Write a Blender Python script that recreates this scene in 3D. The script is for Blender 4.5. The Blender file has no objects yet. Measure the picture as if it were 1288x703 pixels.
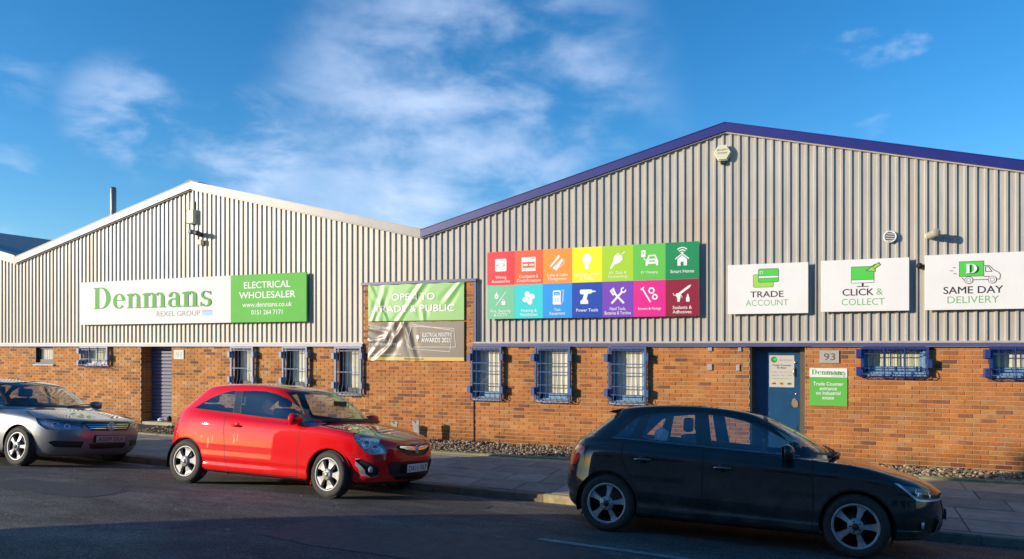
import bpy, bmesh, math, random
from mathutils import Vector, Matrix
from mathutils.bvhtree import BVHTree
from math import sin, cos, pi, radians as R

random.seed(7)
scene = bpy.context.scene
COL = scene.collection

# ------------------------------------------------------------------ camera
YAW = R(21.5)                       # the street front runs along X at y = 0
cam_d = bpy.data.cameras.new('camera'); cam = bpy.data.objects.new('camera', cam_d)
COL.objects.link(cam); scene.camera = cam
cam.location = (0, -13.66, 2.0)
cam.rotation_euler = (R(90), 0, YAW)
cam_d.sensor_width = 36; cam_d.lens = 36*900/1288
cam_d.shift_x = (644-685)/1288; cam_d.shift_y = (435.3-351.5)/1288
cam_d.clip_start = 0.1; cam_d.clip_end = 3000
scene.render.resolution_x = 1024; scene.render.resolution_y = 559

# ------------------------------------------------------------------ light
SUN_EL = R(12.2); SX, SY = 0.766, 0.643            # the light travels towards +X, +Y and down
world = bpy.data.worlds.new('World'); scene.world = world; world.use_nodes = True
wn = world.node_tree; wn.nodes.clear(); L = wn.links.new
def WN(t, **k):
    n = wn.nodes.new(t)
    for a, b in k.items(): setattr(n, a, b)
    return n
wo = WN('ShaderNodeOutputWorld'); bg = WN('ShaderNodeBackground'); L(bg.outputs[0], wo.inputs[0])
bg.inputs['Strength'].default_value = 0.142
sky = WN('ShaderNodeTexSky', sky_type='NISHITA', sun_disc=False)
sky.sun_elevation = SUN_EL; sky.sun_rotation = math.atan2(-SX, -SY)
sky.altitude = 0; sky.air_density = 1.0; sky.dust_density = 0.3; sky.ozone_density = 4.0
tc = WN('ShaderNodeTexCoord'); 
def cloud_noise(scale, loc, detail, rough, stretch, dist=0.0):
    mp = WN('ShaderNodeMapping'); mp.inputs['Location'].default_value = loc
    mp.inputs['Scale'].default_value = stretch
    L(tc.outputs['Generated'], mp.inputs['Vector'])
    n = WN('ShaderNodeTexNoise'); n.inputs['Scale'].default_value = scale
    n.inputs['Detail'].default_value = detail; n.inputs['Roughness'].default_value = rough
    n.inputs['Distortion'].default_value = dist
    L(mp.outputs[0], n.inputs['Vector']); return n.outputs['Fac']
def wmath(op, a, b=None, clamp=False):
    m = WN('ShaderNodeMath', operation=op, use_clamp=clamp)
    for i, v in enumerate((a, b)):
        if v is None: continue
        if isinstance(v, (int, float)): m.inputs[i].default_value = v
        else: L(v, m.inputs[i])
    return m.outputs[0]
def ramp01(v, lo, hi):
    m = WN('ShaderNodeMapRange', interpolation_type='SMOOTHSTEP')
    m.inputs['From Min'].default_value = lo; m.inputs['From Max'].default_value = hi
    L(v, m.inputs['Value']); return m.outputs[0]
def near_dir(px, py, lo, hi):                       # closeness to one direction of the sky
    u = (px-685)/900; v = (435.3-py)/900
    d = Vector((-sin(YAW)+u*cos(YAW), cos(YAW)+u*sin(YAW), v)).normalized()
    dp = WN('ShaderNodeVectorMath', operation='DOT_PRODUCT')
    nz = WN('ShaderNodeVectorMath', operation='NORMALIZE'); L(tc.outputs['Generated'], nz.inputs[0])
    L(nz.outputs[0], dp.inputs[0]); dp.inputs[1].default_value = d
    return ramp01(dp.outputs['Value'], lo, hi)
big = cloud_noise(2.6, (0.3, 0.1, 0.7), 6, 0.5, (1, 1, 1.5), 0.1)
fine = cloud_noise(7.5, (2.3, 4.1, 0.2), 9, 0.55, (1, 1, 2.2), 0.2)
bank = wmath('MAXIMUM', near_dir(600, 175, 0.955, 0.999), wmath('MULTIPLY', near_dir(490, 235, 0.978, 0.9995), 0.75))
bank = wmath('MULTIPLY', bank, ramp01(wmath('ADD', wmath('MULTIPLY', big, 0.5), wmath('MULTIPLY', fine, 0.5)), 0.36, 0.60))
wisp = wmath('MULTIPLY', ramp01(fine, 0.56, 0.74), ramp01(big, 0.46, 0.60))
puff = wmath('MULTIPLY', wmath('MAXIMUM', near_dir(310, 185, 0.9965, 0.9999), near_dir(165, 150, 0.9965, 0.99995)), ramp01(fine, 0.40, 0.62))
cl = wmath('ADD', wmath('MULTIPLY', bank, 0.66), wmath('MULTIPLY', wisp, 0.34))
cl = wmath('ADD', cl, wmath('MULTIPLY', puff, 0.45), True)
hsv = WN('ShaderNodeHueSaturation'); hsv.inputs['Saturation'].default_value = 1.22; hsv.inputs['Value'].default_value = 0.93
L(sky.outputs[0], hsv.inputs['Color'])
mx = WN('ShaderNodeMix', data_type='RGBA'); L(cl, mx.inputs[0]); L(hsv.outputs[0], mx.inputs[6])
mx.inputs[7].default_value = (3.4, 4.0, 5.2, 1)
L(mx.outputs[2], bg.inputs['Color'])

sd = bpy.data.lights.new('sun', 'SUN'); sd.energy = 3.5; sd.angle = R(0.5); sd.color = (1.0, 0.86, 0.68)
so = bpy.data.objects.new('sun', sd); COL.objects.link(so)
dirv = Vector((SX*cos(SUN_EL), SY*cos(SUN_EL), -sin(SUN_EL)))
so.rotation_euler = dirv.to_track_quat('-Z', 'Y').to_euler()

scene.view_settings.view_transform = 'Standard'; scene.view_settings.look = 'None'
scene.view_settings.exposure = 0.75; scene.view_settings.gamma = 1
scene.view_settings.use_curve_mapping = False

# ------------------------------------------------------------------ helpers
def tag(o, label=None, cat=None, group=None, kind=None):
    if label: o['label'] = label
    if cat: o['category'] = cat
    if group: o['group'] = group
    if kind: o['kind'] = kind
    return o
def empty(name, loc=(0, 0, 0), label=None, cat=None, group=None, rot=(0, 0, 0), parent=None):
    o = bpy.data.objects.new(name, None); COL.objects.link(o); o.empty_display_size = .2
    o.location = loc; o.rotation_euler = rot
    if parent: o.parent = parent
    return tag(o, label, cat, group)
def link(name, me, parent=None, loc=None, kind=None):
    o = bpy.data.objects.new(name, me); COL.objects.link(o)
    if loc: o.location = loc
    if parent: o.parent = parent
    if kind: o['kind'] = kind
    return o

class MB:
    def __init__(s): s.v = []; s.f = []; s.mi = []; s.sm = []
    def add(s, vs, fs, mi=0, smooth=False):
        b = len(s.v); s.v += [tuple(p) for p in vs]
        for f in fs: s.f.append([b+i for i in f]); s.mi.append(mi); s.sm.append(smooth)
        return s
    def box(s, x0, x1, y0, y1, z0, z1, mi=0):
        return s.add([(x0,y0,z0),(x1,y0,z0),(x1,y1,z0),(x0,y1,z0),(x0,y0,z1),(x1,y0,z1),(x1,y1,z1),(x0,y1,z1)],
              [(0,3,2,1),(4,5,6,7),(0,1,5,4),(1,2,6,5),(2,3,7,6),(3,0,4,7)], mi)
    def bevbox(s, x0, x1, y0, y1, z0, z1, b=.01, mi=0):      # box with its four y-edges and front chamfered
        P = []
        for (yy, i) in ((y0, b), (y0+b, 0), (y1, 0)):
            P += [(x0+i, yy, z0+i), (x1-i, yy, z0+i), (x1-i, yy, z1-i), (x0+i, yy, z1-i)]
        F = [(0,1,2,3)]
        for k in (0, 4):
            for j in range(4): F.append((k+j, k+4+j, k+4+(j+1) % 4, k+(j+1) % 4))
        F.append((11,10,9,8)); return s.add(P, F, mi)
    def tube(s, pts, r, n=8, mi=0, cap=True, closed=False):
        pts = [Vector(p) for p in pts]; m = len(pts); P = []; F = []
        rs = r if isinstance(r, (list, tuple)) else [r]*m
        up = None
        for i, p in enumerate(pts):
            if closed: t = pts[(i+1) % m]-pts[i-1]
            else: t = (pts[min(i+1, m-1)]-pts[max(i-1, 0)])
            t = t.normalized()
            if up is None: up = Vector((0,0,1)) if abs(t.z) < .9 else Vector((1,0,0))
            a = t.cross(up).normalized(); b = a.cross(t).normalized(); up = b
            for k in range(n):
                q = 2*pi*k/n; P.append(p+(a*cos(q)+b*sin(q))*rs[i])
        for i in range(m if closed else m-1):
            j = (i+1) % m
            for k in range(n): F.append((i*n+k, i*n+(k+1) % n, j*n+(k+1) % n, j*n+k))
        if cap and not closed: F += [tuple(range(n))[::-1], tuple((m-1)*n+k for k in range(n))]
        return s.add(P, F, mi, True)
    def lathe(s, prof, axis='y', n=32, o=(0,0,0), mi=0, close=False):     # prof: (radius, along)
        P = []; F = []
        for (r, a) in prof:
            for k in range(n):
                q = 2*pi*k/n; c_, s_ = r*cos(q), r*sin(q)
                P.append({'y': (o[0]+c_, o[1]+a, o[2]+s_), 'z': (o[0]+c_, o[1]+s_, o[2]+a), 'x': (o[0]+a, o[1]+c_, o[2]+s_)}[axis])
        for i in range(len(prof)-1 + (1 if close else 0)):
            j = (i+1) % len(prof)
            for k in range(n): F.append((i*n+k, j*n+k, j*n+(k+1) % n, i*n+(k+1) % n))
        return s.add(P, F, mi, True)
    def prism(s, poly, y0, y1, mi=0, plane='xz'):
        n = len(poly)
        g = (lambda p, d: (p[0], d, p[1])) if plane == 'xz' else ((lambda p, d: (p[0], p[1], d)) if plane == 'xy' else (lambda p, d: (d, p[0], p[1])))
        P = [g(p, y0) for p in poly]+[g(p, y1) for p in poly]
        F = [tuple(range(n))[::-1] if plane == 'xy' else tuple(range(n)), tuple(range(n, 2*n)) if plane == 'xy' else tuple(range(n, 2*n))[::-1]]
        F += [(i, (i+1) % n, n+(i+1) % n, n+i) for i in range(n)]
        return s.add(P, F, mi)
    def mesh(s, name, mats, fix=True):
        me = bpy.data.meshes.new(name); me.from_pydata(s.v, [], s.f)
        for m in (mats if isinstance(mats, (list, tuple)) else [mats]): me.materials.append(m)
        me.polygons.foreach_set('material_index', s.mi); me.polygons.foreach_set('use_smooth', s.sm)
        if fix:
            bm = bmesh.new(); bm.from_mesh(me); bmesh.ops.recalc_face_normals(bm, faces=bm.faces); bm.to_mesh(me); bm.free()
        me.update(); return me
    def build(s, name, mats, parent=None, loc=None, kind=None, fix=True):
        return link(name, s.mesh(name, mats, fix), parent, loc, kind)

# ------------------------------------------------------------------ materials
def newmat(name):
    m = bpy.data.materials.new(name); m.use_nodes = True
    nt = m.node_tree; p = nt.nodes['Principled BSDF']; return m, nt, p
def N(nt, t, **k):
    n = nt.nodes.new(t)
    for a, b in k.items(): setattr(n, a, b)
    return n
def plain(name, c, rough=.5, metal=0, var=.12, vs=6, bump=0, bs=40, spec=.5, coat=0, vs2=None, var2=0, stretch=(1,1,1)):
    m, nt, p = newmat(name)
    p.inputs['Roughness'].default_value = rough; p.inputs['Metallic'].default_value = metal
    p.inputs['Specular IOR Level'].default_value = spec; p.inputs['Coat Weight'].default_value = coat
    g = N(nt, 'ShaderNodeNewGeometry'); mp = N(nt, 'ShaderNodeMapping'); mp.inputs['Scale'].default_value = stretch
    nt.links.new(g.outputs['Position'], mp.inputs[0])
    n = N(nt, 'ShaderNodeTexNoise'); n.inputs['Scale'].default_value = vs; n.inputs['Detail'].default_value = 6
    n.inputs['Roughness'].default_value = .65; nt.links.new(mp.outputs[0], n.inputs['Vector'])
    r = N(nt, 'ShaderNodeMapRange'); r.inputs['From Min'].default_value = .3; r.inputs['From Max'].default_value = .7
    r.inputs['To Min'].default_value = 1-var; r.inputs['To Max'].default_value = 1+var
    nt.links.new(n.outputs['Fac'], r.inputs['Value'])
    v = N(nt, 'ShaderNodeVectorMath', operation='SCALE'); v.inputs[0].default_value = c[:3]
    nt.links.new(r.outputs[0], v.inputs['Scale']); nt.links.new(v.outputs[0], p.inputs['Base Color'])
    if bump:
        n2 = N(nt, 'ShaderNodeTexNoise'); n2.inputs['Scale'].default_value = bs; n2.inputs['Detail'].default_value = 5
        nt.links.new(g.outputs['Position'], n2.inputs['Vector'])
        b = N(nt, 'ShaderNodeBump'); b.inputs['Strength'].default_value = bump; b.inputs['Distance'].default_value = .01
        nt.links.new(n2.outputs['Fac'], b.inputs['Height']); nt.links.new(b.outputs[0], p.inputs['Normal'])
    return m

COURSE, BW, BZ0 = .075, .225, -.175
def brick_mat(name, cols, mott=.18):
    m, nt, p = newmat(name); l = nt.links.new
    g = N(nt, 'ShaderNodeNewGeometry'); s = N(nt, 'ShaderNodeSeparateXYZ'); l(g.outputs['Position'], s.inputs[0])
    def M(op, a, b=None, c=None):
        k = N(nt, 'ShaderNodeMath', operation=op)
        for i, v in enumerate((a, b, c)):
            if v is None: continue
            if isinstance(v, (int, float)): k.inputs[i].default_value = v
            else: l(v, k.inputs[i])
        return k.outputs[0]
    row = M('FLOOR', M('DIVIDE', M('SUBTRACT', s.outputs['Z'], BZ0), COURSE))
    par = M('MODULO', M('ADD', row, 100), 2)
    colx = M('FLOOR', M('DIVIDE', M('SUBTRACT', M('ADD', s.outputs['X'], 100), M('MULTIPLY', par, BW/2)), BW))
    cb = N(nt, 'ShaderNodeCombineXYZ'); l(row, cb.inputs[0]); l(colx, cb.inputs[1])
    wnz = N(nt, 'ShaderNodeTexWhiteNoise', noise_dimensions='2D'); l(cb.outputs[0], wnz.inputs['Vector'])
    big = N(nt, 'ShaderNodeTexNoise'); big.inputs['Scale'].default_value = .8; big.inputs['Detail'].default_value = 3
    l(g.outputs['Position'], big.inputs['Vector'])
    fac = M('ADD', wnz.outputs['Value'], M('MULTIPLY', M('SUBTRACT', big.outputs['Fac'], .5), .3))
    cr = N(nt, 'ShaderNodeValToRGB'); l(fac, cr.inputs[0]); cr.color_ramp.interpolation = 'LINEAR'
    e = cr.color_ramp.elements; e[0].position = cols[0][0]; e[0].color = (*cols[0][1], 1)
    e[1].position = cols[-1][0]; e[1].color = (*cols[-1][1], 1)
    for (q, c) in cols[1:-1]: k = e.new(q); k.color = (*c, 1)
    f = N(nt, 'ShaderNodeTexNoise'); f.inputs['Scale'].default_value = 28; f.inputs['Detail'].default_value = 8; f.inputs['Roughness'].default_value = .7
    l(g.outputs['Position'], f.inputs['Vector'])
    mr = N(nt, 'ShaderNodeMapRange'); mr.inputs['From Min'].default_value = .3; mr.inputs['From Max'].default_value = .7
    mr.inputs['To Min'].default_value = 1-mott; mr.inputs['To Max'].default_value = 1+mott; l(f.outputs['Fac'], mr.inputs['Value'])
    v = N(nt, 'ShaderNodeVectorMath', operation='SCALE'); l(cr.outputs[0], v.inputs[0]); l(mr.outputs[0], v.inputs['Scale'])
    st = N(nt, 'ShaderNodeTexNoise'); st.inputs['Scale'].default_value = 1.7; st.inputs['Detail'].default_value = 7; st.inputs['Roughness'].default_value = .65
    l(g.outputs['Position'], st.inputs['Vector'])
    sr = N(nt, 'ShaderNodeMapRange'); sr.inputs['From Min'].default_value = .32; sr.inputs['From Max'].default_value = .68; sr.inputs['To Min'].default_value = .70; sr.inputs['To Max'].default_value = 1.12; l(st.outputs['Fac'], sr.inputs['Value'])
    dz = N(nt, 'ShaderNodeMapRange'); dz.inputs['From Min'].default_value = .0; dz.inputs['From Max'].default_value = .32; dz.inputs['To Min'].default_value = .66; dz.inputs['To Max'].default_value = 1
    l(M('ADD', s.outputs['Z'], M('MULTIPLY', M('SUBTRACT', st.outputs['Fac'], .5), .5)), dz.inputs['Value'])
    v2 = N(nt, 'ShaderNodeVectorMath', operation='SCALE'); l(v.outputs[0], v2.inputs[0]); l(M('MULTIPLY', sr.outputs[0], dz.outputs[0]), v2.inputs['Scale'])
    l(v2.outputs[0], p.inputs['Base Color']); p.inputs['Roughness'].default_value = .85; p.inputs['Specular IOR Level'].default_value = .25
    b = N(nt, 'ShaderNodeBump'); b.inputs['Strength'].default_value = .5; b.inputs['Distance'].default_value = .004
    l(f.outputs['Fac'], b.inputs['Height']); l(b.outputs[0], p.inputs['Normal'])
    return m
BR = [(0, (.20,.082,.042)), (.05, (.27,.10,.045)), (.11, (.40,.145,.042)), (.34, (.45,.165,.045)), (.55, (.49,.195,.055)), (.72, (.44,.15,.042)), (.86, (.51,.235,.075)), (1.0, (.38,.18,.07))]
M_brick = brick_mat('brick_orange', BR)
BR2 = [(0, (.18,.08,.04)), (.06, (.26,.12,.05)), (.14, (.42,.17,.05)), (.42, (.50,.20,.055)), (.62, (.55,.25,.07)), (.78, (.44,.165,.045)), (.9, (.55,.30,.13)), (1.0, (.30,.15,.08))]
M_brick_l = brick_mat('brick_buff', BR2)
M_mortar = plain('mortar', (.46,.35,.23), .95, var=.2, vs=9)
def cladding_mat(name, c, stain):
    m, nt, p = newmat(name); l = nt.links.new
    g = N(nt, 'ShaderNodeNewGeometry'); mp = N(nt, 'ShaderNodeMapping'); mp.inputs['Scale'].default_value = (2.2, 2.2, .35)
    l(g.outputs['Position'], mp.inputs[0])
    a = N(nt, 'ShaderNodeTexNoise'); a.inputs['Scale'].default_value = 2.5; a.inputs['Detail'].default_value = 8; a.inputs['Roughness'].default_value = .7
    l(mp.outputs[0], a.inputs['Vector'])
    cr = N(nt, 'ShaderNodeValToRGB'); l(a.outputs['Fac'], cr.inputs[0])
    e = cr.color_ramp.elements; e[0].position = .32; e[0].color = (c[0]*.80, c[1]*.80, c[2]*.80, 1); e[1].position = .62; e[1].color = (*c, 1)
    # rust-coloured runs in two old patches
    b = N(nt, 'ShaderNodeTexNoise'); b.inputs['Scale'].default_value = 1.1; b.inputs['Detail'].default_value = 6; l(mp.outputs[0], b.inputs['Vector'])
    r = N(nt, 'ShaderNodeMapRange'); r.inputs['From Min'].default_value = .55; r.inputs['From Max'].default_value = .74; r.inputs['To Max'].default_value = .6
    l(b.outputs['Fac'], r.inputs['Value'])
    mx = N(nt, 'ShaderNodeMix', data_type='RGBA'); l(r.outputs[0], mx.inputs[0]); l(cr.outputs[0], mx.inputs[6]); mx.inputs[7].default_value = (*stain, 1)
    # the faded ghost of an old board, and a rusty run beside it
    sp = N(nt, 'ShaderNodeSeparateXYZ'); l(g.outputs['Position'], sp.inputs[0])
    def box_mask(c0, c1, h0, h1, soft):
        o = None
        for (ax, c_, h_) in (('X', c0, h0), ('Z', c1, h1)):
            d = N(nt, 'ShaderNodeMath', operation='SUBTRACT'); l(sp.outputs[ax], d.inputs[0]); d.inputs[1].default_value = c_
            ab = N(nt, 'ShaderNodeMath', operation='ABSOLUTE'); l(d.outputs[0], ab.inputs[0])
            q = N(nt, 'ShaderNodeMapRange'); q.inputs['From Min'].default_value = h_+soft; q.inputs['From Max'].default_value = h_-soft; l(ab.outputs[0], q.inputs['Value'])
            if o is None: o = q.outputs[0]
            else: z = N(nt, 'ShaderNodeMath', operation='MULTIPLY'); l(o, z.inputs[0]); l(q.outputs[0], z.inputs[1]); o = z.outputs[0]
        return o
    col = mx.outputs[2]
    for (c0, c1, h0, h1, soft, amt) in ((-2.31, 4.09, 1.5, .26, .04, .16), (-2.31, 4.33, 1.5, .02, .015, .30), (-.81, 4.05, .02, .3, .015, .3), (-2.12, 3.9, .05, .55, .05, .40)):
        k = N(nt, 'ShaderNodeMath', operation='MULTIPLY'); l(box_mask(c0, c1, h0, h1, soft), k.inputs[0]); k.inputs[1].default_value = amt
        k2 = N(nt, 'ShaderNodeMath', operation='MULTIPLY'); l(k.outputs[0], k2.inputs[0]); l(a.outputs['Fac'], k2.inputs[1])
        m2 = N(nt, 'ShaderNodeMix', data_type='RGBA'); l(k2.outputs[0], m2.inputs[0]); l(col, m2.inputs[6]); m2.inputs[7].default_value = (.45,.27,.17,1); col = m2.outputs[2]
    l(col, p.inputs['Base Color']); p.inputs['Roughness'].default_value = .42; p.inputs['Specular IOR Level'].default_value = .45
    return m
M_clad_r = cladding_mat('cladding_grey', (.46,.435,.385), (.42,.33,.24))
M_clad_l = cladding_mat('cladding_cream', (.56,.515,.435), (.47,.37,.26))
M_navy = plain('navy_flashing', (.018,.020,.17), .4, var=.12, vs=2.0)
M_navytrim = plain('navy_trim_faded', (.085,.085,.20), .5, var=.15, vs=2)
M_paletrim = plain('pale_trim', (.36,.37,.43), .4, var=.15, vs=3)
M_galv = plain('weathered_white_flashing', (.27,.262,.255), .45, var=.12, vs=1.5)
M_roof = plain('roof_sheet', (.25,.25,.25), .6, var=.2)
M_blue = plain('blue_steel', (.045,.095,.23), .45, var=.2, vs=14)
M_blueL = plain('blue_frame_light', (.16,.30,.44), .5, var=.15, vs=10)
M_bluegrey = plain('bluegrey_steel', (.20,.25,.36), .5, var=.2, vs=14)
M_navyb = plain('navy_grille_steel', (.018,.038,.17), .45, var=.2, vs=14)
M_blind = plain('blind_fabric', (.78,.71,.54), .8, var=.06, vs=5)
M_blindY = plain('blind_yellow', (.68,.66,.42), .8, var=.06, vs=5)
M_dark = plain('dark_void', (.012,.012,.014), .8, var=.1)
M_white = plain('white_panel', (.74,.74,.72), .6, var=.04, vs=1.5, spec=.12)
M_wtxt = plain('white_print', (.78,.78,.78), .6, var=.02, spec=.1)
M_green = plain('green_panel', (.12,.45,.075), .6, var=.06, vs=1, spec=.15)
M_greenlog = plain('green_logo', (.10,.34,.07), .6, var=.05, spec=.2)
M_dtxt = plain('charcoal_print', (.035,.035,.045), .5, var=.02)
M_conc = plain('concrete', (.42,.37,.27), .9, var=.2, vs=8, bump=.3)

# ------------------------------------------------------------------ ground
KY = -4.2
def gx(x): return -.0105*(max(-26, min(14, x))+8.674)
def prof(y):
    if y < -9.3: y = -18.6-y
    if y > -5.9: return -(y+5.9)*.10
    d = -5.9-y; return .10*(d-d*d/6.8)
def zroad(x, y): return gx(x)+prof(y)
def zk(x): return zroad(x, KY)+.11
def zwall(x): return -.075-.0024*max(-30, min(20, x))
def yedge(x): return -1.11+.061*min(4, max(-9, x))*1.0
def zpav(x, y):
    t = (y-KY)/(-1.2-KY); t = max(0, min(1, t)); return zk(x)*(1-t)+zwall(x)*t
def lerp(a, b, t): return a+(b-a)*t

def asphalt():
    m, nt, p = newmat('asphalt'); l = nt.links.new
    g = N(nt, 'ShaderNodeNewGeometry')
    mp = N(nt, 'ShaderNodeMapping'); mp.inputs['Scale'].default_value = (.5, 1.0, 1); mp.inputs['Rotation'].default_value = (0, 0, R(4)); l(g.outputs['Position'], mp.inputs[0])
    def noise(s, d, r, v=mp.outputs[0], dist=0):
        n = N(nt, 'ShaderNodeTexNoise'); n.inputs['Scale'].default_value = s; n.inputs['Detail'].default_value = d
        n.inputs['Roughness'].default_value = r; n.inputs['Distortion'].default_value = dist; l(v, n.inputs['Vector']); return n.outputs['Fac']
    def mr(v, a, b, c, d):
        k = N(nt, 'ShaderNodeMapRange'); l(v, k.inputs['Value'])
        for i, q in zip(('From Min','From Max','To Min','To Max'), (a,b,c,d)): k.inputs[i].default_value = q
        return k.outputs[0]
    big = noise(.7, 6, .6, dist=.6); mid = noise(3.5, 8, .7); grain = noise(46, 5, .85, g.outputs['Position'])
    cr = N(nt, 'ShaderNodeValToRGB'); l(big, cr.inputs[0]); e = cr.color_ramp.elements
    e[0].position = .36; e[0].color = (.066,.065,.065,1); e[1].position = .64; e[1].color = (.165,.158,.148,1)
    k = e.new(.5); k.color = (.104,.100,.095,1)
    v = N(nt, 'ShaderNodeVectorMath', operation='SCALE'); l(cr.outputs[0], v.inputs[0])
    mm = N(nt, 'ShaderNodeMath', operation='MULTIPLY'); l(mr(mid, .3, .7, .65, 1.35), mm.inputs[0]); l(mr(grain, .41, .60, .40, 1.75), mm.inputs[1])
    l(mm.outputs[0], v.inputs['Scale'])
    vo = N(nt, 'ShaderNodeTexVoronoi'); vo.inputs['Scale'].default_value = 1.6; l(g.outputs['Position'], vo.inputs['Vector'])
    sp = N(nt, 'ShaderNodeMapRange'); l(vo.outputs['Distance'], sp.inputs['Value']); sp.inputs['From Min'].default_value = .035; sp.inputs['From Max'].default_value = .045
    sp.inputs['To Min'].default_value = .5; sp.inputs['To Max'].default_value = 0
    mx = N(nt, 'ShaderNodeMix', data_type='RGBA'); l(sp.outputs[0], mx.inputs[0]); l(v.outputs[0], mx.inputs[6]); mx.inputs[7].default_value = (.35,.34,.33,1)
    # cracks
    vc = N(nt, 'ShaderNodeTexVoronoi', feature='DISTANCE_TO_EDGE'); vc.inputs['Scale'].default_value = .42
    ds = N(nt, 'ShaderNodeVectorMath', operation='ADD'); l(g.outputs['Position'], ds.inputs[0])
    nz = N(nt, 'ShaderNodeTexNoise'); nz.inputs['Scale'].default_value = 2.2; nz.inputs['Detail'].default_value = 5; l(g.outputs['Position'], nz.inputs['Vector'])
    sc = N(nt, 'ShaderNodeVectorMath', operation='SCALE'); l(nz.outputs['Color'], sc.inputs[0]); sc.inputs['Scale'].default_value = 1.6
    l(sc.outputs[0], ds.inputs[1]); l(ds.outputs[0], vc.inputs['Vector'])
    ck = mr(vc.outputs['Distance'], .002, .007, .4, 0); 
    mx2 = N(nt, 'ShaderNodeMix', data_type='RGBA'); l(ck, mx2.inputs[0]); l(mx.outputs[2], mx2.inputs[6]); mx2.inputs[7].default_value = (.012,.012,.013,1)
    l(mx2.outputs[2], p.inputs['Base Color'])
    p.inputs['Roughness'].default_value = .82; p.inputs['Specular IOR Level'].default_value = .35
    ad = N(nt, 'ShaderNodeMath', operation='ADD'); l(grain, ad.inputs[0]); l(mid, ad.inputs[1])
    b = N(nt, 'ShaderNodeBump'); b.inputs['Strength'].default_value = 1.0; b.inputs['Distance'].default_value = .02
    l(ad.outputs[0], b.inputs['Height']); l(b.outputs[0], p.inputs['Normal'])
    return m
M_asph = asphalt()
M_ground = plain('ground_earth', (.10,.095,.08), .95, var=.2, vs=.5)
def frange(a, b, s):
    n = int(round((b-a)/s)); return [a+(b-a)*i/n for i in range(n+1)]
def sheet(xs, ys, zf):
    m = MB(); n = len(ys)
    m.v = [(x, y, zf(x, y)) for x in xs for y in ys]
    for i in range(len(xs)-1):
        for j in range(n-1):
            m.f.append([i*n+j, (i+1)*n+j, (i+1)*n+j+1, i*n+j+1]); m.mi.append(0); m.sm.append(True)
    return m
xs = [-90, -60, -40]+frange(-30, 20, 1)+[40, 60, 90]
sheet([-900, 900], [-900, 900], lambda x, y: -1.2).build('ground', M_ground, kind='structure', fix=False)
sheet(xs, frange(-14.4, KY, .3), zroad).build('road', M_asph, kind='structure', fix=False)
M_joint = plain('joint_dirt', (.035,.032,.026), .95, var=.3, vs=12)
def slab_mat():
    m, nt, p = newmat('paving_slab'); l = nt.links.new
    g = N(nt, 'ShaderNodeNewGeometry'); oi = N(nt, 'ShaderNodeObjectInfo')
    cr = N(nt, 'ShaderNodeValToRGB'); l(oi.outputs['Random'], cr.inputs[0]); e = cr.color_ramp.elements
    e[0].color = (.18,.168,.157,1); e[1].color = (.27,.25,.23,1)
    n = N(nt, 'ShaderNodeTexNoise'); n.inputs['Scale'].default_value = 4; n.inputs['Detail'].default_value = 9; n.inputs['Roughness'].default_value = .7; l(g.outputs['Position'], n.inputs['Vector'])
    r = N(nt, 'ShaderNodeMapRange'); r.inputs['From Min'].default_value = .3; r.inputs['From Max'].default_value = .7; r.inputs['To Min'].default_value = .68; r.inputs['To Max'].default_value = 1.3
    l(n.outputs['Fac'], r.inputs['Value'])
    v = N(nt, 'ShaderNodeVectorMath', operation='SCALE'); l(cr.outputs[0], v.inputs[0]); l(r.outputs[0], v.inputs['Scale']); l(v.outputs[0], p.inputs['Base Color'])
    p.inputs['Roughness'].default_value = .85
    b = N(nt, 'ShaderNodeBump'); b.inputs['Strength'].default_value = .4; b.inputs['Distance'].default_value = .01; l(n.outputs['Fac'], b.inputs['Height']); l(b.outputs[0], p.inputs['Normal'])
    return m
M_slab = slab_mat()
M_kerbA = plain('kerb_grey', (.17,.155,.135), .9, var=.25, vs=6, bump=.5)
M_kerbB = plain('kerb_brown', (.20,.13,.085), .9, var=.25, vs=6, bump=.5)
M_kerbC = plain('kerb_yellow', (.38,.31,.16), .9, var=.3, vs=9, bump=.5)  # paler yellow, set on one stone at a fixed spot
M_edge = plain('edging_mossy', (.27,.26,.13), .95, var=.35, vs=5, bump=.6)
# pavement bed, then the slabs standing proud of it
pv = sheet(xs, [KY+.06]+frange(-4.0, -.02, .25), lambda x, y: zpav(x, y)-.022).build('pavement', M_joint, kind='structure', fix=False)
def tilt_obj(name, me, x, y, parent, dz=0):
    sx = (zpav(x+.3, y)-zpav(x-.3, y))/.6; sy = (zpav(x, y+.2)-zpav(x, y-.2))/.4
    o = link(name, me, parent, (x, y, zpav(x, y)+dz)); o.rotation_euler = (math.atan(sy)+random.uniform(-.004,.004), -math.atan(sx)+random.uniform(-.004,.004), random.uniform(-.004,.004)); return o
def slab_mesh(w, d):
    m = MB(); m.bevbox(-w/2, w/2, -.02, .0, -d/2, d/2, .006)   # chamfered face, turned up below
    m.v = [(x, z, -y-.02) for (x, y, z) in m.v]; return m.mesh('paving_slab', M_slab)
SW = {}
rows_y = [(-4.065, -3.47), (-3.47, -2.87), (-2.87, -2.27), (-2.27, -1.72)]
for ri, (ya, yb) in enumerate(rows_y):
    x = -24.5+(ri % 2)*.45+random.uniform(-.1, .1)
    while x < 9:
        w = random.choice((.9, .9, .9, .75, .6, 1.05)); k = (w, ri)
        if k not in SW: SW[k] = slab_mesh(w-.014, yb-ya-.014)
        tilt_obj('paving_slab', SW[k], x+w/2, (ya+yb)/2, pv, random.uniform(-.003, .003)); x += w
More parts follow.
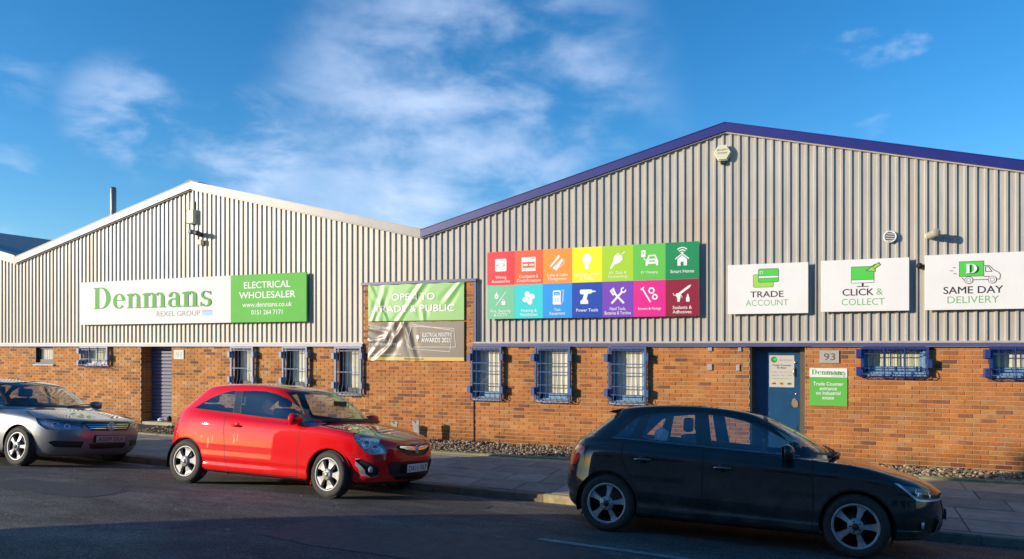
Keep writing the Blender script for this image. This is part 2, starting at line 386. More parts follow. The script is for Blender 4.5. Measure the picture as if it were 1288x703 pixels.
# concrete strip in bays along the edging, its paler tan painting the sunlit band
M_strip = plain('sunlit_concrete', (.36,.30,.21), .9, var=.22, vs=5, bump=.4)
x = -24.5
while x < 10:
    m = MB(); a, b = x+.006, x+2.4-.006
    P = [(a, -1.712), (b, -1.712), (b, yedge(b)-.055), (a, yedge(a)-.055)]
    m.add([(px, py, zpav(px, py)-.02) for px, py in P]+[(px, py, zpav(px, py)-.002) for px, py in P], [(4,5,6,7),(0,1,5,4),(1,2,6,5),(2,3,7,6),(3,0,4,7)])
    m.build('concrete_bay', M_strip, pv); x += 2.4
kb = MB().box(-60, 60, KY-.0, KY+.01, -.9, -.5).build('kerb', M_joint, kind='structure')
km = {}
for mm in (M_kerbA, M_kerbB, M_kerbC):
    m = MB()
    m.add([(-.447,0,-.25),(.447,0,-.25),(.447,.125,-.25),(-.447,.125,-.25),(-.447,0,-.018),(.447,0,-.018),(-.447,.018,0),(.447,.018,0),(.447,.125,0),(-.447,.125,0)],
      [(0,1,5,4),(4,5,7,6),(6,7,8,9),(2,3,9,8),(0,4,6,9,3),(1,2,8,7,5)])
    km[mm.name] = m.mesh('kerb_stone', mm)
x = -40.0+.25
while x < 22:
    d = abs(x+.45+3.05)
    nm = M_kerbC.name if d < .46 else (M_kerbB.name if random.random() < .4 or abs(x+.45+4.2) < .8 else M_kerbA.name)
    o = link('kerb_stone', km[nm], kb, (x+.45, KY+random.uniform(-.006, .006), zk(x+.45)+random.uniform(-.004, .004))); o.rotation_euler = (random.uniform(-.03,.01), .0105, random.uniform(-.006,.006)); x += .9
eb = MB().box(-26, 14, -.9, -.8, -.9, -.6).build('garden_edging', M_joint, kind='structure')
x = -16.95-.914*10
while x < 12:
    if not (-16.9 < x+.45 < -15.2):
        a, b = x+.004, x+.91; h = .035+random.uniform(-.006, .008); m = MB()
        P = [(a, yedge(a)-.05), (b, yedge(b)-.05), (b, yedge(b)), (a, yedge(a))]
        m.add([(px, py, -.3) for px, py in P]+[(px, py, zpav(px, py)+h-.012*(i < 2)) for i, (px, py) in enumerate(P)], [(4,5,6,7),(0,1,5,4),(1,2,6,5),(2,3,7,6),(3,0,4,7)])
        m.build('edging_stone', M_edge, eb)
    x += .914
# gravel between edging and wall
def stone_mat():
    m, nt, p = newmat('gravel_stone'); l = nt.links.new
    g = N(nt, 'ShaderNodeNewGeometry'); s = N(nt, 'ShaderNodeVectorMath', operation='SNAP'); l(g.outputs['Position'], s.inputs[0]); s.inputs[1].default_value = (.035,.035,.2)
    w = N(nt, 'ShaderNodeTexWhiteNoise', noise_dimensions='3D'); l(s.outputs[0], w.inputs['Vector'])
    ri = N(nt, 'ShaderNodeValToRGB'); l(g.outputs['Random Per Island'], ri.inputs[0]); e = ri.color_ramp.elements
    e[0].color = (.10,.07,.045,1); e[1].color = (.44,.36,.25,1); k = e.new(.45); k.color = (.22,.165,.11,1); k = e.new(.7); k.color = (.31,.235,.15,1)
    l(ri.outputs[0], p.inputs['Base Color']); p.inputs['Roughness'].default_value = .85; return m
ico_v = []; ph_ = (1+5**.5)/2
for a in (-1, 1):
    for b in (-ph_, ph_): ico_v += [(0, a, b), (a, b, 0), (b, 0, a)]
_b = bmesh.new(); bmesh.ops.create_icosphere(_b, subdivisions=1, radius=1); ICO = ([v.co.copy() for v in _b.verts], [[v.index for v in f.verts] for f in _b.faces]); _b.free()
gv = []; gf = []
def stone(x, y, z, r):
    sx, sy, sz = r*random.uniform(.7, 1.35), r*random.uniform(.7, 1.35), r*random.uniform(.5, .9); q = random.uniform(0, 6.3); c_, s_ = cos(q), sin(q); b = len(gv); t = random.uniform(-.5, .5)
    for v in ICO[0]:
        k = random.uniform(.85, 1.15); a, d, e = v.x*sx*k, v.y*sy*k, v.z*sz*k+v.x*sx*t*.5
        gv.append((x+a*c_-d*s_, y+a*s_+d*c_, z+e))
    for f in ICO[1]: gf.append([b+i for i in f])
for (xa, xb, n) in ((-26, -16.95, 1400), (-15.6, -10, 1500), (-10, 8, 9500)):
    for i in range(n):
        x = random.uniform(xa, xb); y = random.uniform(yedge(x)+.03, -.03)
        stone(x, y, zpav(x, y)+random.uniform(-.03, .012)+.03*max(0, 1+y/.9), random.choice((.02, .026, .03, .036)))
me = bpy.data.meshes.new('gravel'); me.from_pydata(gv, [], gf); me.materials.append(stone_mat()); link('gravel', me, kind='stuff')
# mossy weeds along the edging and wall foot
M_moss = plain('moss', (.16,.19,.035), .95, var=.4, vs=14)
gv = []; gf = []
for i in range(2600):
    x = random.uniform(-12, 6); k = random.random()
    dens = .5+.5*sin(x*1.3)+.4*sin(x*3.7+1)
    if random.random() > dens*.7+.15: continue
    y = yedge(x)+random.uniform(-.04, .11) if k < .72 else random.uniform(-.10, -.01)
    z = zpav(x, y)+.02; b = len(gv); h = random.uniform(.012, .04); w = random.uniform(.006, .014); q = random.uniform(0, 3.14)
    gv += [(x-w*cos(q), y-w*sin(q), z-.02), (x+w*cos(q), y+w*sin(q), z-.02), (x+random.uniform(-.02,.02), y+random.uniform(-.02,.02), z+h)]; gf.append([b, b+1, b+2])
me = bpy.data.meshes.new('moss'); me.from_pydata(gv, [], gf); me.materials.append(M_moss); link('moss_tufts', me, kind='stuff')
# grit and leaf scraps on the carriageway and in the gutter
gv = []; gf = []; gr = random.Random(12)
for i in range(1500):
    if gr.random() < .55: x = gr.uniform(-20, 8); y = KY-abs(gr.gauss(0, .10))-.02
    else: x = gr.uniform(-16, 6); y = gr.uniform(-11, KY-.1)
    z = zroad(x, y); r = gr.uniform(.005, .016); q = gr.uniform(0, 6.3); b = len(gv)
    gv += [(x+r*cos(q+a), y+r*sin(q+a)*.8, z+.002) for a in (0, 2.1, 4.2)]+[(x+r*.2, y, z+r*.6)]; gf += [[b, b+1, b+3], [b+1, b+2, b+3], [b+2, b, b+3]]
me = bpy.data.meshes.new('road_grit'); me.from_pydata(gv, [], gf); me.materials.append(plain('grit', (.30,.27,.21), .9, var=.5, vs=30)); link('road_grit', me, kind='stuff')
# tarred repair patches, thin sheets with a ragged edge, and a gutter of washed-in dirt
M_patch = plain('repair_tar', (.055,.055,.056), .75, var=.35, vs=9, bump=.8, bs=60)
for (cx_, cy_, a, b) in ((-3.6, -7.6, 1.7, .55), (-9.6, -7.2, 1.1, .35), (2.6, -8.0, 1.3, .5), (-4.9, -5.2, .8, .22)):
    P_ = []; n = 28
    for k in range(n):
        t = 2*pi*k/n; ex = math.copysign(abs(cos(t))**.35, cos(t)); ey = math.copysign(abs(sin(t))**.35, sin(t)); w_ = 1+gr.uniform(-.05, .05)
        px, py = cx_+a*ex*w_, cy_+b*ey*w_; P_.append((px, py, zroad(px, py)+.004))
    m = MB(); m.add([(cx_, cy_, zroad(cx_, cy_)+.004)]+P_, [(0, 1+k, 1+(k+1) % n) for k in range(n)], smooth=True); m.build('tar_patch', M_patch, kind='structure', fix=False)
# path in front of the recessed gate
# worn parking-bay lines, thin sheets on the road
M_line = plain('worn_white_line', (.24,.23,.215), .8, var=.45, vs=7)
def road_line(pts, w, name='parking_line'):
    m = MB(); V = []
    for i, (x, y) in enumerate(pts):
        j = min(i, len(pts)-2); t = Vector((pts[j+1][0]-pts[j][0], pts[j+1][1]-pts[j][1], 0)).normalized(); n = Vector((-t.y, t.x, 0))*w/2
        for s in (-1, 1):
            px, py = x+n.x*s, y+n.y*s; V.append((px, py, zroad(px, py)+.005))
    m.add(V, [(2*i, 2*i+1, 2*i+3, 2*i+2) for i in range(len(pts)-1)], smooth=True)
    return m.build(name, M_line, kind='structure')
def sub(a, b, n=10, jit=.0): return [(lerp(a[0], b[0], i/n), lerp(a[1], b[1], i/n)+random.uniform(-jit, jit)) for i in range(n+1)]

# ------------------------------------------------------------------ brick and cladding builders
_bm_cache = {}
def brick_shape(w, h):
    k = (round(w, 3), round(h, 3))
    if k not in _bm_cache:
        m = MB(); m.bevbox(-w/2, w/2, 0, .03, -h/2, h/2, .003); _bm_cache[k] = (m, {})
    return _bm_cache[k]
def lay_bricks(x0, x1, z0, z1, openings, parent, mat, y=0.0, near=None, nsingle=300, rnd=1):
    """Stretcher-bond face. Full bricks sit on the grid the brick material colours; the nsingle closest to `near` are objects."""
    rs = random.Random(rnd); out = []
    r0 = int(math.floor((z0-BZ0)/COURSE)); r1 = int(math.ceil((z1-BZ0)/COURSE))
    for r in range(r0, r1):
        zc = BZ0+(r+.5)*COURSE; a, b = max(z0, BZ0+r*COURSE+.005), min(z1, BZ0+(r+1)*COURSE-.005)
        if b-a < .02: continue
        segs = [(x0, x1)]
        for (oa, ob, za, zb) in openings:
            if b > za+.01 and a < zb-.01:
                n = []
                for (p, q) in segs:
                    if ob <= p or oa >= q: n.append((p, q)); continue
                    if oa-p > .03: n.append((p, oa))
                    if q-ob > .03: n.append((ob, q))
                segs = n
        off = ((r+100) % 2)*BW/2
        for (p, q) in segs:
            k = int(math.floor((p+100-off)/BW))
            while True:
                xa = -100+off+k*BW; xb = xa+BW; k += 1
                if xa >= q: break
                u, v = max(xa+.005, p), min(xb-.005, q)
                if v-u > .03: out.append(((u+v)/2, (a+b)/2, v-u, b-a, y-rs.uniform(.0, .005)))
    if near: out.sort(key=lambda t: (t[0]-near[0])**2+(t[1]-near[1])**2)
    else: nsingle = 0
    for i, (cx_, cz_, w, h, yy) in enumerate(out[:nsingle]):
        m, d = brick_shape(w, h)
        if mat.name not in d: d[mat.name] = m.mesh('brick', mat)
        link('brick', d[mat.name], parent, (cx_, yy, cz_))
    J = MB()
    for (cx_, cz_, w, h, yy) in out[nsingle:]:
        m, _ = brick_shape(w, h); J.add([(x+cx_, y_+yy, z+cz_) for (x, y_, z) in m.v], m.f)
    if J.v: J.build('brickwork', mat, parent, kind='stuff', fix=False)
def wall_slab(x0, x1, y0, y1, z0, z1, openings, parent, mat, name='mortar_wall'):
    m = MB(); xs_ = sorted({x0, x1}|{o[0] for o in openings if x0 < o[0] < x1}|{o[1] for o in openings if x0 < o[1] < x1})
    for a, b in zip(xs_, xs_[1:]):
        c = (a+b)/2; zz = [(z0, z1)]
        for (oa, ob, za, zb) in openings:
            if oa < c < ob:
                n = []
                for (p, q) in zz:
                    if za > p: n.append((p, min(za, q)))
                    if zb < q: n.append((max(zb, p), q))
                zz = [s for s in n if s[1]-s[0] > .005]
        for (p, q) in zz: m.box(a, b, y0, y1, p, q)
    return m.build(name, mat, parent)
PITCH = .147; CB = 2.045
PR = [(0, 0), (.076, 0), (.088, -.030), (.122, -.030), (.131, 0)]        # pan, lit flank, crest, shaded flank
def clad_sheets(x0, x1, zt, parent, mat, y=.055, holes=(), per=7):
    """Profiled sheets from CB up to the roof line zt(x); holes = [(xa, xb, z)] : cladding starts at z there."""
    w = PITCH*per; k0 = int(math.floor(x0/w)); x = k0*w
    while x < x1:
        a, b = max(x, x0), min(x+w+.0, x1); pts = []
        q = math.floor((a-.001)/PITCH)*PITCH
        while q < b+PITCH:
            for (dx, dy) in PR: pts.append((q+dx, dy))
            q += PITCH
        def yat(X):
            for (p1, p2) in zip(pts, pts[1:]):
                if p1[0] <= X <= p2[0]: return lerp(p1[1], p2[1], (X-p1[0])/max(1e-6, p2[0]-p1[0]))
            return 0
        Xs = sorted({a, b}|{p[0] for p in pts if a < p[0] < b}|{p for p in PEAKS if a < p < b}|{h for H_ in holes for h in H_[:2] if a < h < b})
        m = MB(); off = random.uniform(-.001, .001)
        for X1, X2 in zip(Xs, Xs[1:]):
            if X2-X1 < 1e-4: continue
            c = (X1+X2)/2; zb = CB
            for (ha, hb, hz) in holes:
                if ha < c < hb: zb = hz
            ya, yb = y+yat(X1)+off, y+yat(X2)+off
            if zb >= min(zt(X1), zt(X2)): continue
            m.add([(X1, ya, zb), (X2, yb, zb), (X2, yb, zt(X2)), (X1, ya, zt(X1))], [(0, 1, 2, 3)])
        if m.v: m.build('cladding_sheet', mat, parent, fix=False)
        x += w
PEAKS = [-28.45, -21.81, -15.17+.13, -8.296, -1.76, 4.8, 11.4]
ZP, ZV = 6.02, 4.41          # underside of the verge flashing at peak and valley
def roofline(x, dz=0):
    P = [-35.0]+PEAKS+[18.0]; Zs = [ZV, ZP, ZV, ZP, ZV, ZP, ZV, ZP, ZV]
    for i in range(len(P)-1):
        if P[i] <= x <= P[i+1]: return lerp(Zs[i], Zs[i+1], (x-P[i])/(P[i+1]-P[i]))+dz
    return ZV
def verge(xa, xb, parent, mat, hgt, name='verge_flashing', piece=3.0):
    """Flashing along one roof slope, in overlapping lengths."""
    n = max(1, round(abs(xb-xa)/piece))
    for i in range(n):
        a, b = lerp(xa, xb, i/n), lerp(xa, xb, (i+1)/n); a, b = min(a, b), max(a, b); m = MB(); o = .002*(i % 2)
        za, zb = roofline(a+1e-4), roofline(b-1e-4)
        P = [(a, za-.02), (b, zb-.02), (b, zb+hgt), (a, za+hgt)]
        m.prism(P, -.045-o, .12)
        m.prism([(a, za+hgt+.001), (b, zb+hgt+.001), (b, zb+hgt+.014), (a, za+hgt+.014)], -.055-o, .35)
        m.prism([(a, za-.045), (b, zb-.045), (b, zb-.022), (a, za-.022)], -.012-o, .05, mi=1)
        m.build(name, [mat, M_clad_r if mat is M_navy else mat], parent)
def roof_slopes(xv0, xp, xv1, parent, hgt):
    for (a, b) in ((xv0, xp), (xp, xv1)):
        za, zb = roofline(a+1e-4)+hgt-.03, roofline(b-1e-4)+hgt-.03; m = MB()
        m.add([(a, .13, za), (b, .13, zb), (b, 34, zb), (a, 34, za), (a, .13, za-.08), (b, .13, zb-.08), (b, 34, zb-.08), (a, 34, za-.08)],
              [(0,1,2,3), (7,6,5,4), (0,4,5,1), (2,6,7,3), (1,5,6,2), (3,7,4,0)]); m.build('roof', M_roof, parent)
def trim(xa, xb, parent, mat, top):
    m = MB(); m.box(xa, xb, -.075, .11, 1.992, 2.055); m.build('base_trim', mat, parent)
    m = MB(); m.box(xa, xb, -.03, .10, 2.058, 2.092); m.build('drip_flashing', top, parent)

# ------------------------------------------------------------------ unit with the navy verge (number 93)
OP_R = [(-6.985, -6.36, .90, 2.0), (-5.52, -4.84, .90, 2.0), (-3.96, -3.28, .90, 2.0), (-1.32, -.36, -.3, 2.0), (.60, 1.56, 1.52, 2.0), (2.53, 3.49, 1.52, 2.0), (5.6, 6.3, .9, 2.0), (7.2, 7.9, .9, 2.0)]
bR = empty('warehouse', (-1.76, 0, 0), 'grey clad gabled warehouse with navy roof edge and blue door number 93', 'warehouse')
def P(o): return o
# children keep world coordinates: the empties of buildings stay at the origin
bR.location = (0, 0, 0)
PX0, PX1 = -9.80, -7.0
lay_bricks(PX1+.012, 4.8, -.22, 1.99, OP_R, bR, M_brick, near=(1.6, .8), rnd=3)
wall_slab(PX1, 4.8, .006, .30, -.4, 1.99, OP_R, bR, M_mortar)
clad_sheets(-8.296, 4.8, lambda x: roofline(x), bR, M_clad_r, holes=[(PX0, PX1, 3.40)])
verge(-8.296, -1.76, bR, M_navy, .14); verge(-1.76, 4.8, bR, M_navy, .14)
trim(PX1+.003, 4.8, bR, M_navytrim, M_clad_r)
roof_slopes(-8.296, -1.76, 4.8, bR, .14)
wall_slab(-8.29, 4.79, .13, .30, 2.0, 4.40, [], bR, M_dark, 'inner_lining')
# ------------------------------------------------------------------ unit with the pale verge (number 91)
OP_L = [(-18.98, -18.0, 1.50, 2.0), (-16.83, -15.73, -.3, 2.0), (-13.62, -13.0, 1.02, 2.0), (-12.02, -11.38, 1.02, 2.0), (-10.50, -9.86, .92, 2.0), (-21.0, -20.2, 1.5, 2.0)]
bL = empty('warehouse', (0, 0, 0), 'cream clad gabled warehouse with pale roof edge and recessed navy shutter', 'warehouse')
lay_bricks(-21.81, PX0-.003, -.22, 1.99, OP_L, bL, M_brick_l, near=(-11.2, .6), rnd=5)
wall_slab(-21.81, PX0, .006, .33, -.4, 1.99, OP_L, bL, M_mortar)
clad_sheets(-21.81, -8.296, lambda x: roofline(x), bL, M_clad_l, holes=[(PX0, PX1, 3.40)])
verge(-21.81, -15.04, bL, M_galv, .16); verge(-15.04, -8.296, bL, M_galv, .16)
trim(-21.81, PX0-.003, bL, M_paletrim, M_clad_l)
roof_slopes(-21.81, -15.04, -8.296, bL, .20)
wall_slab(-21.80, -8.30, .13, .30, 2.0, 4.40, [], bL, M_dark, 'inner_lining')
m = MB(); m.prism([(-15.2, 6.165), (-15.04, 6.20), (-14.75, 6.135), (-14.75, 6.150), (-15.04, 6.225), (-15.2, 6.185)], -.07, .3); m.build('ridge_cap', M_roof, bL)
# ------------------------------------------------------------------ next units either side, mostly out of frame
bN = empty('warehouse', (0, 0, 0), 'neighbouring grey clad warehouse whose roof edge starts at the far left', 'warehouse')
lay_bricks(-35.0, -21.815, -.22, 1.99, [(-33, -31, -.3, 2.0)], bN, M_brick_l, rnd=8)
wall_slab(-35.0, -21.815, .006, .30, -.4, 1.99, [], bN, M_mortar); clad_sheets(-35.0, -21.815, lambda x: roofline(x), bN, M_clad_l)
verge(-35.0, -28.45, bN, M_galv, .20); verge(-28.45, -21.815, bN, M_galv, .20); trim(-35, -21.815, bN, M_paletrim, M_clad_l); roof_slopes(-35.0, -28.45, -21.815, bN, .20)
wall_slab(-35, -21.82, .13, .30, 2.0, 4.40, [], bN, M_dark, 'inner_lining')
bM = empty('warehouse', (0, 0, 0), 'neighbouring grey clad warehouse beyond the right edge of number 93', 'warehouse')
lay_bricks(4.81, 18.0, -.22, 1.99, [], bM, M_brick, rnd=9); wall_slab(4.81, 18.0, .006, .30, -.4, 1.99, [], bM, M_mortar)
clad_sheets(4.81, 18.0, lambda x: roofline(x), bM, M_clad_r); verge(4.81, 11.4, bM, M_navy, .14); verge(11.4, 18.0, bM, M_navy, .14); trim(4.81, 18, bM, M_navytrim, M_clad_r); roof_slopes(4.81, 11.4, 18, bM, .14)
wall_slab(4.82, 18, .13, .30, 2.0, 4.40, [], bM, M_dark, 'inner_lining')
# ------------------------------------------------------------------ brick pier between the two units
bP = empty('brick_pier', (0, 0, 0), 'brick pier with a slate blue cap rising between the two warehouses behind banners', 'brick pier')
lay_bricks(PX0+.004, PX1-.004, -.22, 3.375, [], bP, M_brick, y=-.018, near=(-8.0, 1.2), rnd=11)
wall_slab(PX0, PX1, -.012, .30, -.4, 3.375, [], bP, M_mortar)
M_cap = plain('slate_cap', (.10,.11,.20), .45, var=.15)
m = MB(); m.box(PX0-.05, PX1+.07, -.06, .10, 3.378, 3.44); m.build('cap', M_cap, bP)
m = MB(); m.box(PX1+.002, PX1+.06, -.03, .06, 2.095, 3.376); m.build('side_flashing', M_cap, bP)
# ------------------------------------------------------------------ warehouse across the street, behind the viewpoint
bO = empty('warehouse', (0, 0, 0), 'long low warehouse across the street, shading the near half of the road', 'warehouse')
wall_slab(-16.72, 40, -26, -16.5, -.6, 5.7, [], bO, plain('far_wall', (.66,.64,.60), .7, var=.15, vs=2), 'wall')
m = MB(); m.box(-16.75, 40, -26.05, -16.45, 5.702, 5.8); m.build('parapet', M_paletrim, bO)
for i in range(8):
    x = -14+i*4.2; m = MB(); m.box(x, x+2.4, -16.49, -16.44, 1.2, 2.9); f = m.build('window', M_white, bO)
    MB().box(x+.08, x+2.32, -16.438, -16.43, 1.28, 2.82).build('pane', M_dark, f)
fp = sheet(xs, [-26, -16.45, -14.4], lambda x, y: gx(x)-.05).build('far_pavement', M_slab, kind='structure', fix=False)

# ------------------------------------------------------------------ windows, linings, blinds
def glassy(name, tint=(.6,.65,.7), trans=.75, rough=.02, refl=.07):
    m, nt, p = newmat(name); l = nt.links.new; nt.nodes.remove(p)
    o = nt.nodes['Material Output']; t = N(nt, 'ShaderNodeBsdfTransparent'); t.inputs[0].default_value = (*[c*trans for c in tint], 1)
    g = N(nt, 'ShaderNodeBsdfGlossy'); g.inputs['Roughness'].default_value = rough; g.inputs[0].default_value = (.9,.95,1,1)
    ge = N(nt, 'ShaderNodeNewGeometry'); dt = N(nt, 'ShaderNodeVectorMath', operation='DOT_PRODUCT'); l(ge.outputs['Normal'], dt.inputs[0]); l(ge.outputs['Incoming'], dt.inputs[1])
    ab = N(nt, 'ShaderNodeMath', operation='ABSOLUTE'); l(dt.outputs['Value'], ab.inputs[0]); iv = N(nt, 'ShaderNodeMath', operation='SUBTRACT', use_clamp=True); iv.inputs[0].default_value = 1; l(ab.outputs[0], iv.inputs[1])
    pw = N(nt, 'ShaderNodeMath', operation='POWER'); l(iv.outputs[0], pw.inputs[0]); pw.inputs[1].default_value = 5
    f = N(nt, 'ShaderNodeMath', operation='MULTIPLY_ADD'); l(pw.outputs[0], f.inputs[0]); f.inputs[1].default_value = .92; f.inputs[2].default_value = refl
    x = N(nt, 'ShaderNodeMixShader'); l(f.outputs[0], x.inputs[0]); l(t.outputs[0], x.inputs[1]); l(g.outputs[0], x.inputs[2]); l(x.outputs[0], o.inputs[0]); return m
M_pane = glassy('window_glass', (.98,.99,1), .985, .02, .035)
M_darkframe = plain('dark_frame', (.03,.032,.04), .5)
def window(parent, x0, x1, z0, z1, lining, blind, sillm, blind_z=None, lit=None):
    d0, d1 = -.004, .24; t = .035; m = MB()
    m.box(x0, x0+t, d0, d1, z0, z1); m.box(x1-t, x1, d0, d1, z0, z1); m.box(x0+t, x1-t, d0, d1, z1-t, z1); m.box(x0+t, x1-t, d0, d1, z0, z0+t)
    w = m.build('window', lining, parent)
    m = MB(); m.box(x0+t, x1-t, .07, .10, z0+t, z0+t+.09); m.box(x0+t, x0+t+.04, .07, .10, z0+t, z1-t); m.box(x1-t-.04, x1-t, .07, .10, z0+t, z1-t); m.box(x0+t, x1-t, .07, .10, z1-t-.04, z1-t)
    m.build('frame', lit or lining, w)
    MB().box(x0+t+.04, x1-t-.04, .084, .088, z0+t+.09, z1-t-.04).build('pane', M_pane, w)
    bz0, bz1 = blind_z or (z0+t, z1-t); m = MB(); n = max(4, int((x1-x0)/.11)); a = x0+t+.01; st = (x1-x0-2*t-.02)/n
    for i in range(n):
        u = a+i*st; k = random.uniform(-.004, .004)
        m.add([(u, .135+k, bz0), (u+st*.5, .122, bz0), (u+st+.004, .140-k, bz0), (u, .135+k, bz1), (u+st*.5, .122, bz1), (u+st+.004, .140-k, bz1)], [(0,1,4,3), (1,2,5,4)])
    m.build('blind', blind, w, fix=False)
    MB().box(x0+t, x1-t, .225, .24, z0+t, z1-t).build('back_panel', M_dark, w)
    m = MB(); m.add([(x0-.02,-.045,z0-.045),(x1+.02,-.045,z0-.045),(x1+.02,.13,z0-.045),(x0-.02,.13,z0-.045),(x0-.02,-.045,z0-.012),(x1+.02,-.045,z0-.012),(x1+.02,.13,z0+.0),(x0-.02,.13,z0+.0)],[(0,3,2,1),(4,5,6,7),(0,1,5,4),(1,2,6,5),(2,3,7,6),(3,0,4,7)])
    m.build('sill', sillm, w)
    return w
def grille(x0, x1, z0, z1, mat, label, group, nv, hz, wide=False, br='4'):
    """Mesh cage bolted over a window: side stiles, cross bars, thin uprights that belly out and return at the foot."""
    g = empty('window_grille', (x0, 0, z0), label, 'window grille', group)
    def L_(m, name, mt=mat):
        m.v = [(x-x0, y, z-z0) for (x, y, z) in m.v]; return m.build(name, mt, g)
    yf = -.10; m = MB()
    m.box(x0-.045, x0-.005, yf, -.035, z0, z1); m.box(x1+.005, x1+.045, yf, -.035, z0, z1)
    m.box(x0-.005, x1+.005, yf+.005, -.06, z1-.045, z1-.005); L_(m, 'frame')
    for h in hz: L_(MB().box(x0-.005, x1+.005, yf+.01, yf+.025, h-.008, h+.008), 'cross_bar')
    for i in range(nv):
        x = lerp(x0+.03, x1-.03, (i+.5)/nv)+random.uniform(-.008, .008)
        b = .12 if wide else .16
        pts = [(x, yf+.006, z1-.02), (x, yf+.006, (z0+z1)/2), (x, yf-.01, z0+b+.05), (x, yf-.05, z0+b*.55), (x, yf-.062, z0+b*.15), (x, yf-.04, z0-.025), (x, yf+.02, z0-.05), (x, -.02, z0-.045)]
        L_(MB().tube(pts, .0042, 5), 'wire')
    L_(MB().tube([(x0-.03, yf-.06, z0+.02), (x1+.03, yf-.06, z0+.02)], .007, 6), 'lower_bar'); L_(MB().tube([(x0-.03, yf+.02, z0-.05), (x1+.03, yf+.02, z0-.05)], .007, 6), 'lower_bar')
    for sx in (x0-.025, x1+.025):
        L_(MB().tube([(sx, yf, z0+.14), (sx, yf-.05, z0+.08), (sx, yf-.062, z0+.02), (sx, yf-.03, z0-.035), (sx, -.02, z0-.05)], .007, 6), 'side_hoop')
    H = z1-z0; bw, bh = .085, .15
    zs = [(z0+H*.17, z0+H*.80)] if not wide else [(z0+.06, z0+H*.76)]
    for s, xx in ((0, x0), (1, x1)):
        for q, zc in enumerate(zs[0]):
            if wide and s: 
                if q: continue
                zc = z0+H*.42
            xa = xx-.035-bw if s == 0 else xx+.01
            m = MB(); m.bevbox(xa, xa+bw, -.135, -.002, zc-bh/2, zc+bh/2, .006); L_(m, 'bolt_box')
    if wide:
        for k in (1, 2):
            x = lerp(x0, x1, k/3); L_(MB().tube([(x, yf, z1-.02), (x, yf, z0+.1), (x, yf-.045, z0+.04), (x, yf-.03, z0-.03), (x, -.02, z0-.05)], .013, 7), 'upright')
    return g
BG = 'barred windows of the two warehouses'
names_r = ['blue cage over the tall window just right of the brick pier', 'blue cage over the middle tall window of the blue trimmed warehouse', 'blue cage over the tall window above the black hatchback roof']
for (a, b, c, d), nm in zip(OP_R[:3], names_r):
    window(bR, a, b, c, d, M_blueL, M_blind, M_paletrim); H = d-c
    grille(a, b, c-.0, d-.01, M_blue, nm, BG, 5, [c+H*.13, c+H*.28, c+H*.52, c+H*.68, c+H*.93])
names_w = ['navy cage over the wide low window right of the trade counter sign', 'navy cage over the last wide low window at the right edge']
for (a, b, c, d), nm in zip(OP_R[4:6], names_w):
    window(bR, a, b, c, d, M_blueL, M_blindY, M_blueL, (c+.13, d-.035), M_blueL)
    grille(a, b, c-.02, d-.01, M_navyb, nm, BG, 9, [c+.10, d-.13], True)
names_l = ['grey blue cage over the tall window nearest the navy shutter', 'grey blue cage over the tall window between two others above the red car', 'grey blue cage over the tall window just left of the brick pier']
for (a, b, c, d), nm in zip(OP_L[2:5], names_l):
    window(bL, a, b, c, d, M_darkframe, M_blind, M_paletrim, lit=M_darkframe); H = d-c
    grille(a, b, c, d-.01, M_bluegrey, nm, BG, 5, [c+H*.45, c+H*.9])
a, b, c, d = OP_L[0]; window(bL, a, b, c, d, M_paletrim, M_blindY, M_paletrim)
grille(a, b, c-.02, d-.01, M_bluegrey, 'grey blue cage over the small square window left of the navy shutter', BG, 7, [c+.15, d-.1], True)
for (a, b, c, d) in (OP_L[5], OP_R[6], OP_R[7]): window(bL if a < 0 else bR, a, b, c, d, M_darkframe, M_blind, M_paletrim)
# ------------------------------------------------------------------ door of number 93
M_cream = plain('cream_timber', (.50,.43,.28), .6, var=.08)
M_doorb = plain('door_blue', (.008,.062,.155), .42, var=.15, vs=5)
M_silver = plain('brushed_steel', (.55,.55,.55), .3, .9, var=.05)
x0, x1 = -1.32, -.36
dr = empty('door_set', (0, 0, 0), None, None); dr.name = 'door'; dr.parent = bR
MB().box(x0+.002, x0+.018, .03, .27, -.3, 1.985).build('reveal_board', M_cream, dr)
m = MB(); m.box(x0+.018, x0+.07, .24, .30, -.3, 1.985); m.box(x1-.09, x1-.002, .22, .30, -.3, 1.985); m.box(x0+.07, x1-.09, .24, .30, 1.93, 1.985); m.build('frame', plain('frame_brown', (.09,.075,.05), .6), dr)
MB().box(x0+.072, x1-.092, .265, .30, -.28, 1.925).build('leaf', M_doorb, dr)
m = MB(); m.tube([(-.535, .262, 1.60), (-.555, .235, 1.58), (-.565, .23, 1.52), (-.555, .235, 1.46), (-.535, .262, 1.44)], .011, 6); m.build('pull_handle', M_silver, dr)
m = MB(); m.lathe([(.0, -.02), (.02, -.02), (.024, 0)], 'y', 12, (-.535, .264, 1.70)); m.build('lock', M_silver, dr)
m = MB(); m.lathe([(.0, -.012), (.016, -.012), (.02, 0)], 'y', 12, (-.52, .264, 1.12)); m.build('lock', M_silver, dr)
m = MB(); m.prism([(-.60,.93),(-.585,1.02),(-.55,1.05),(-.50,1.0),(-.48,.95),(-.49,.88),(-.56,.87)], .25, .264); m.build('letter_plate', plain('worn_brass', (.38,.28,.2), .5, .6), dr)
MB().box(x0-.1, x1+.1, .31, .33, -.3, 2.0).build('back_panel', M_dark, dr)
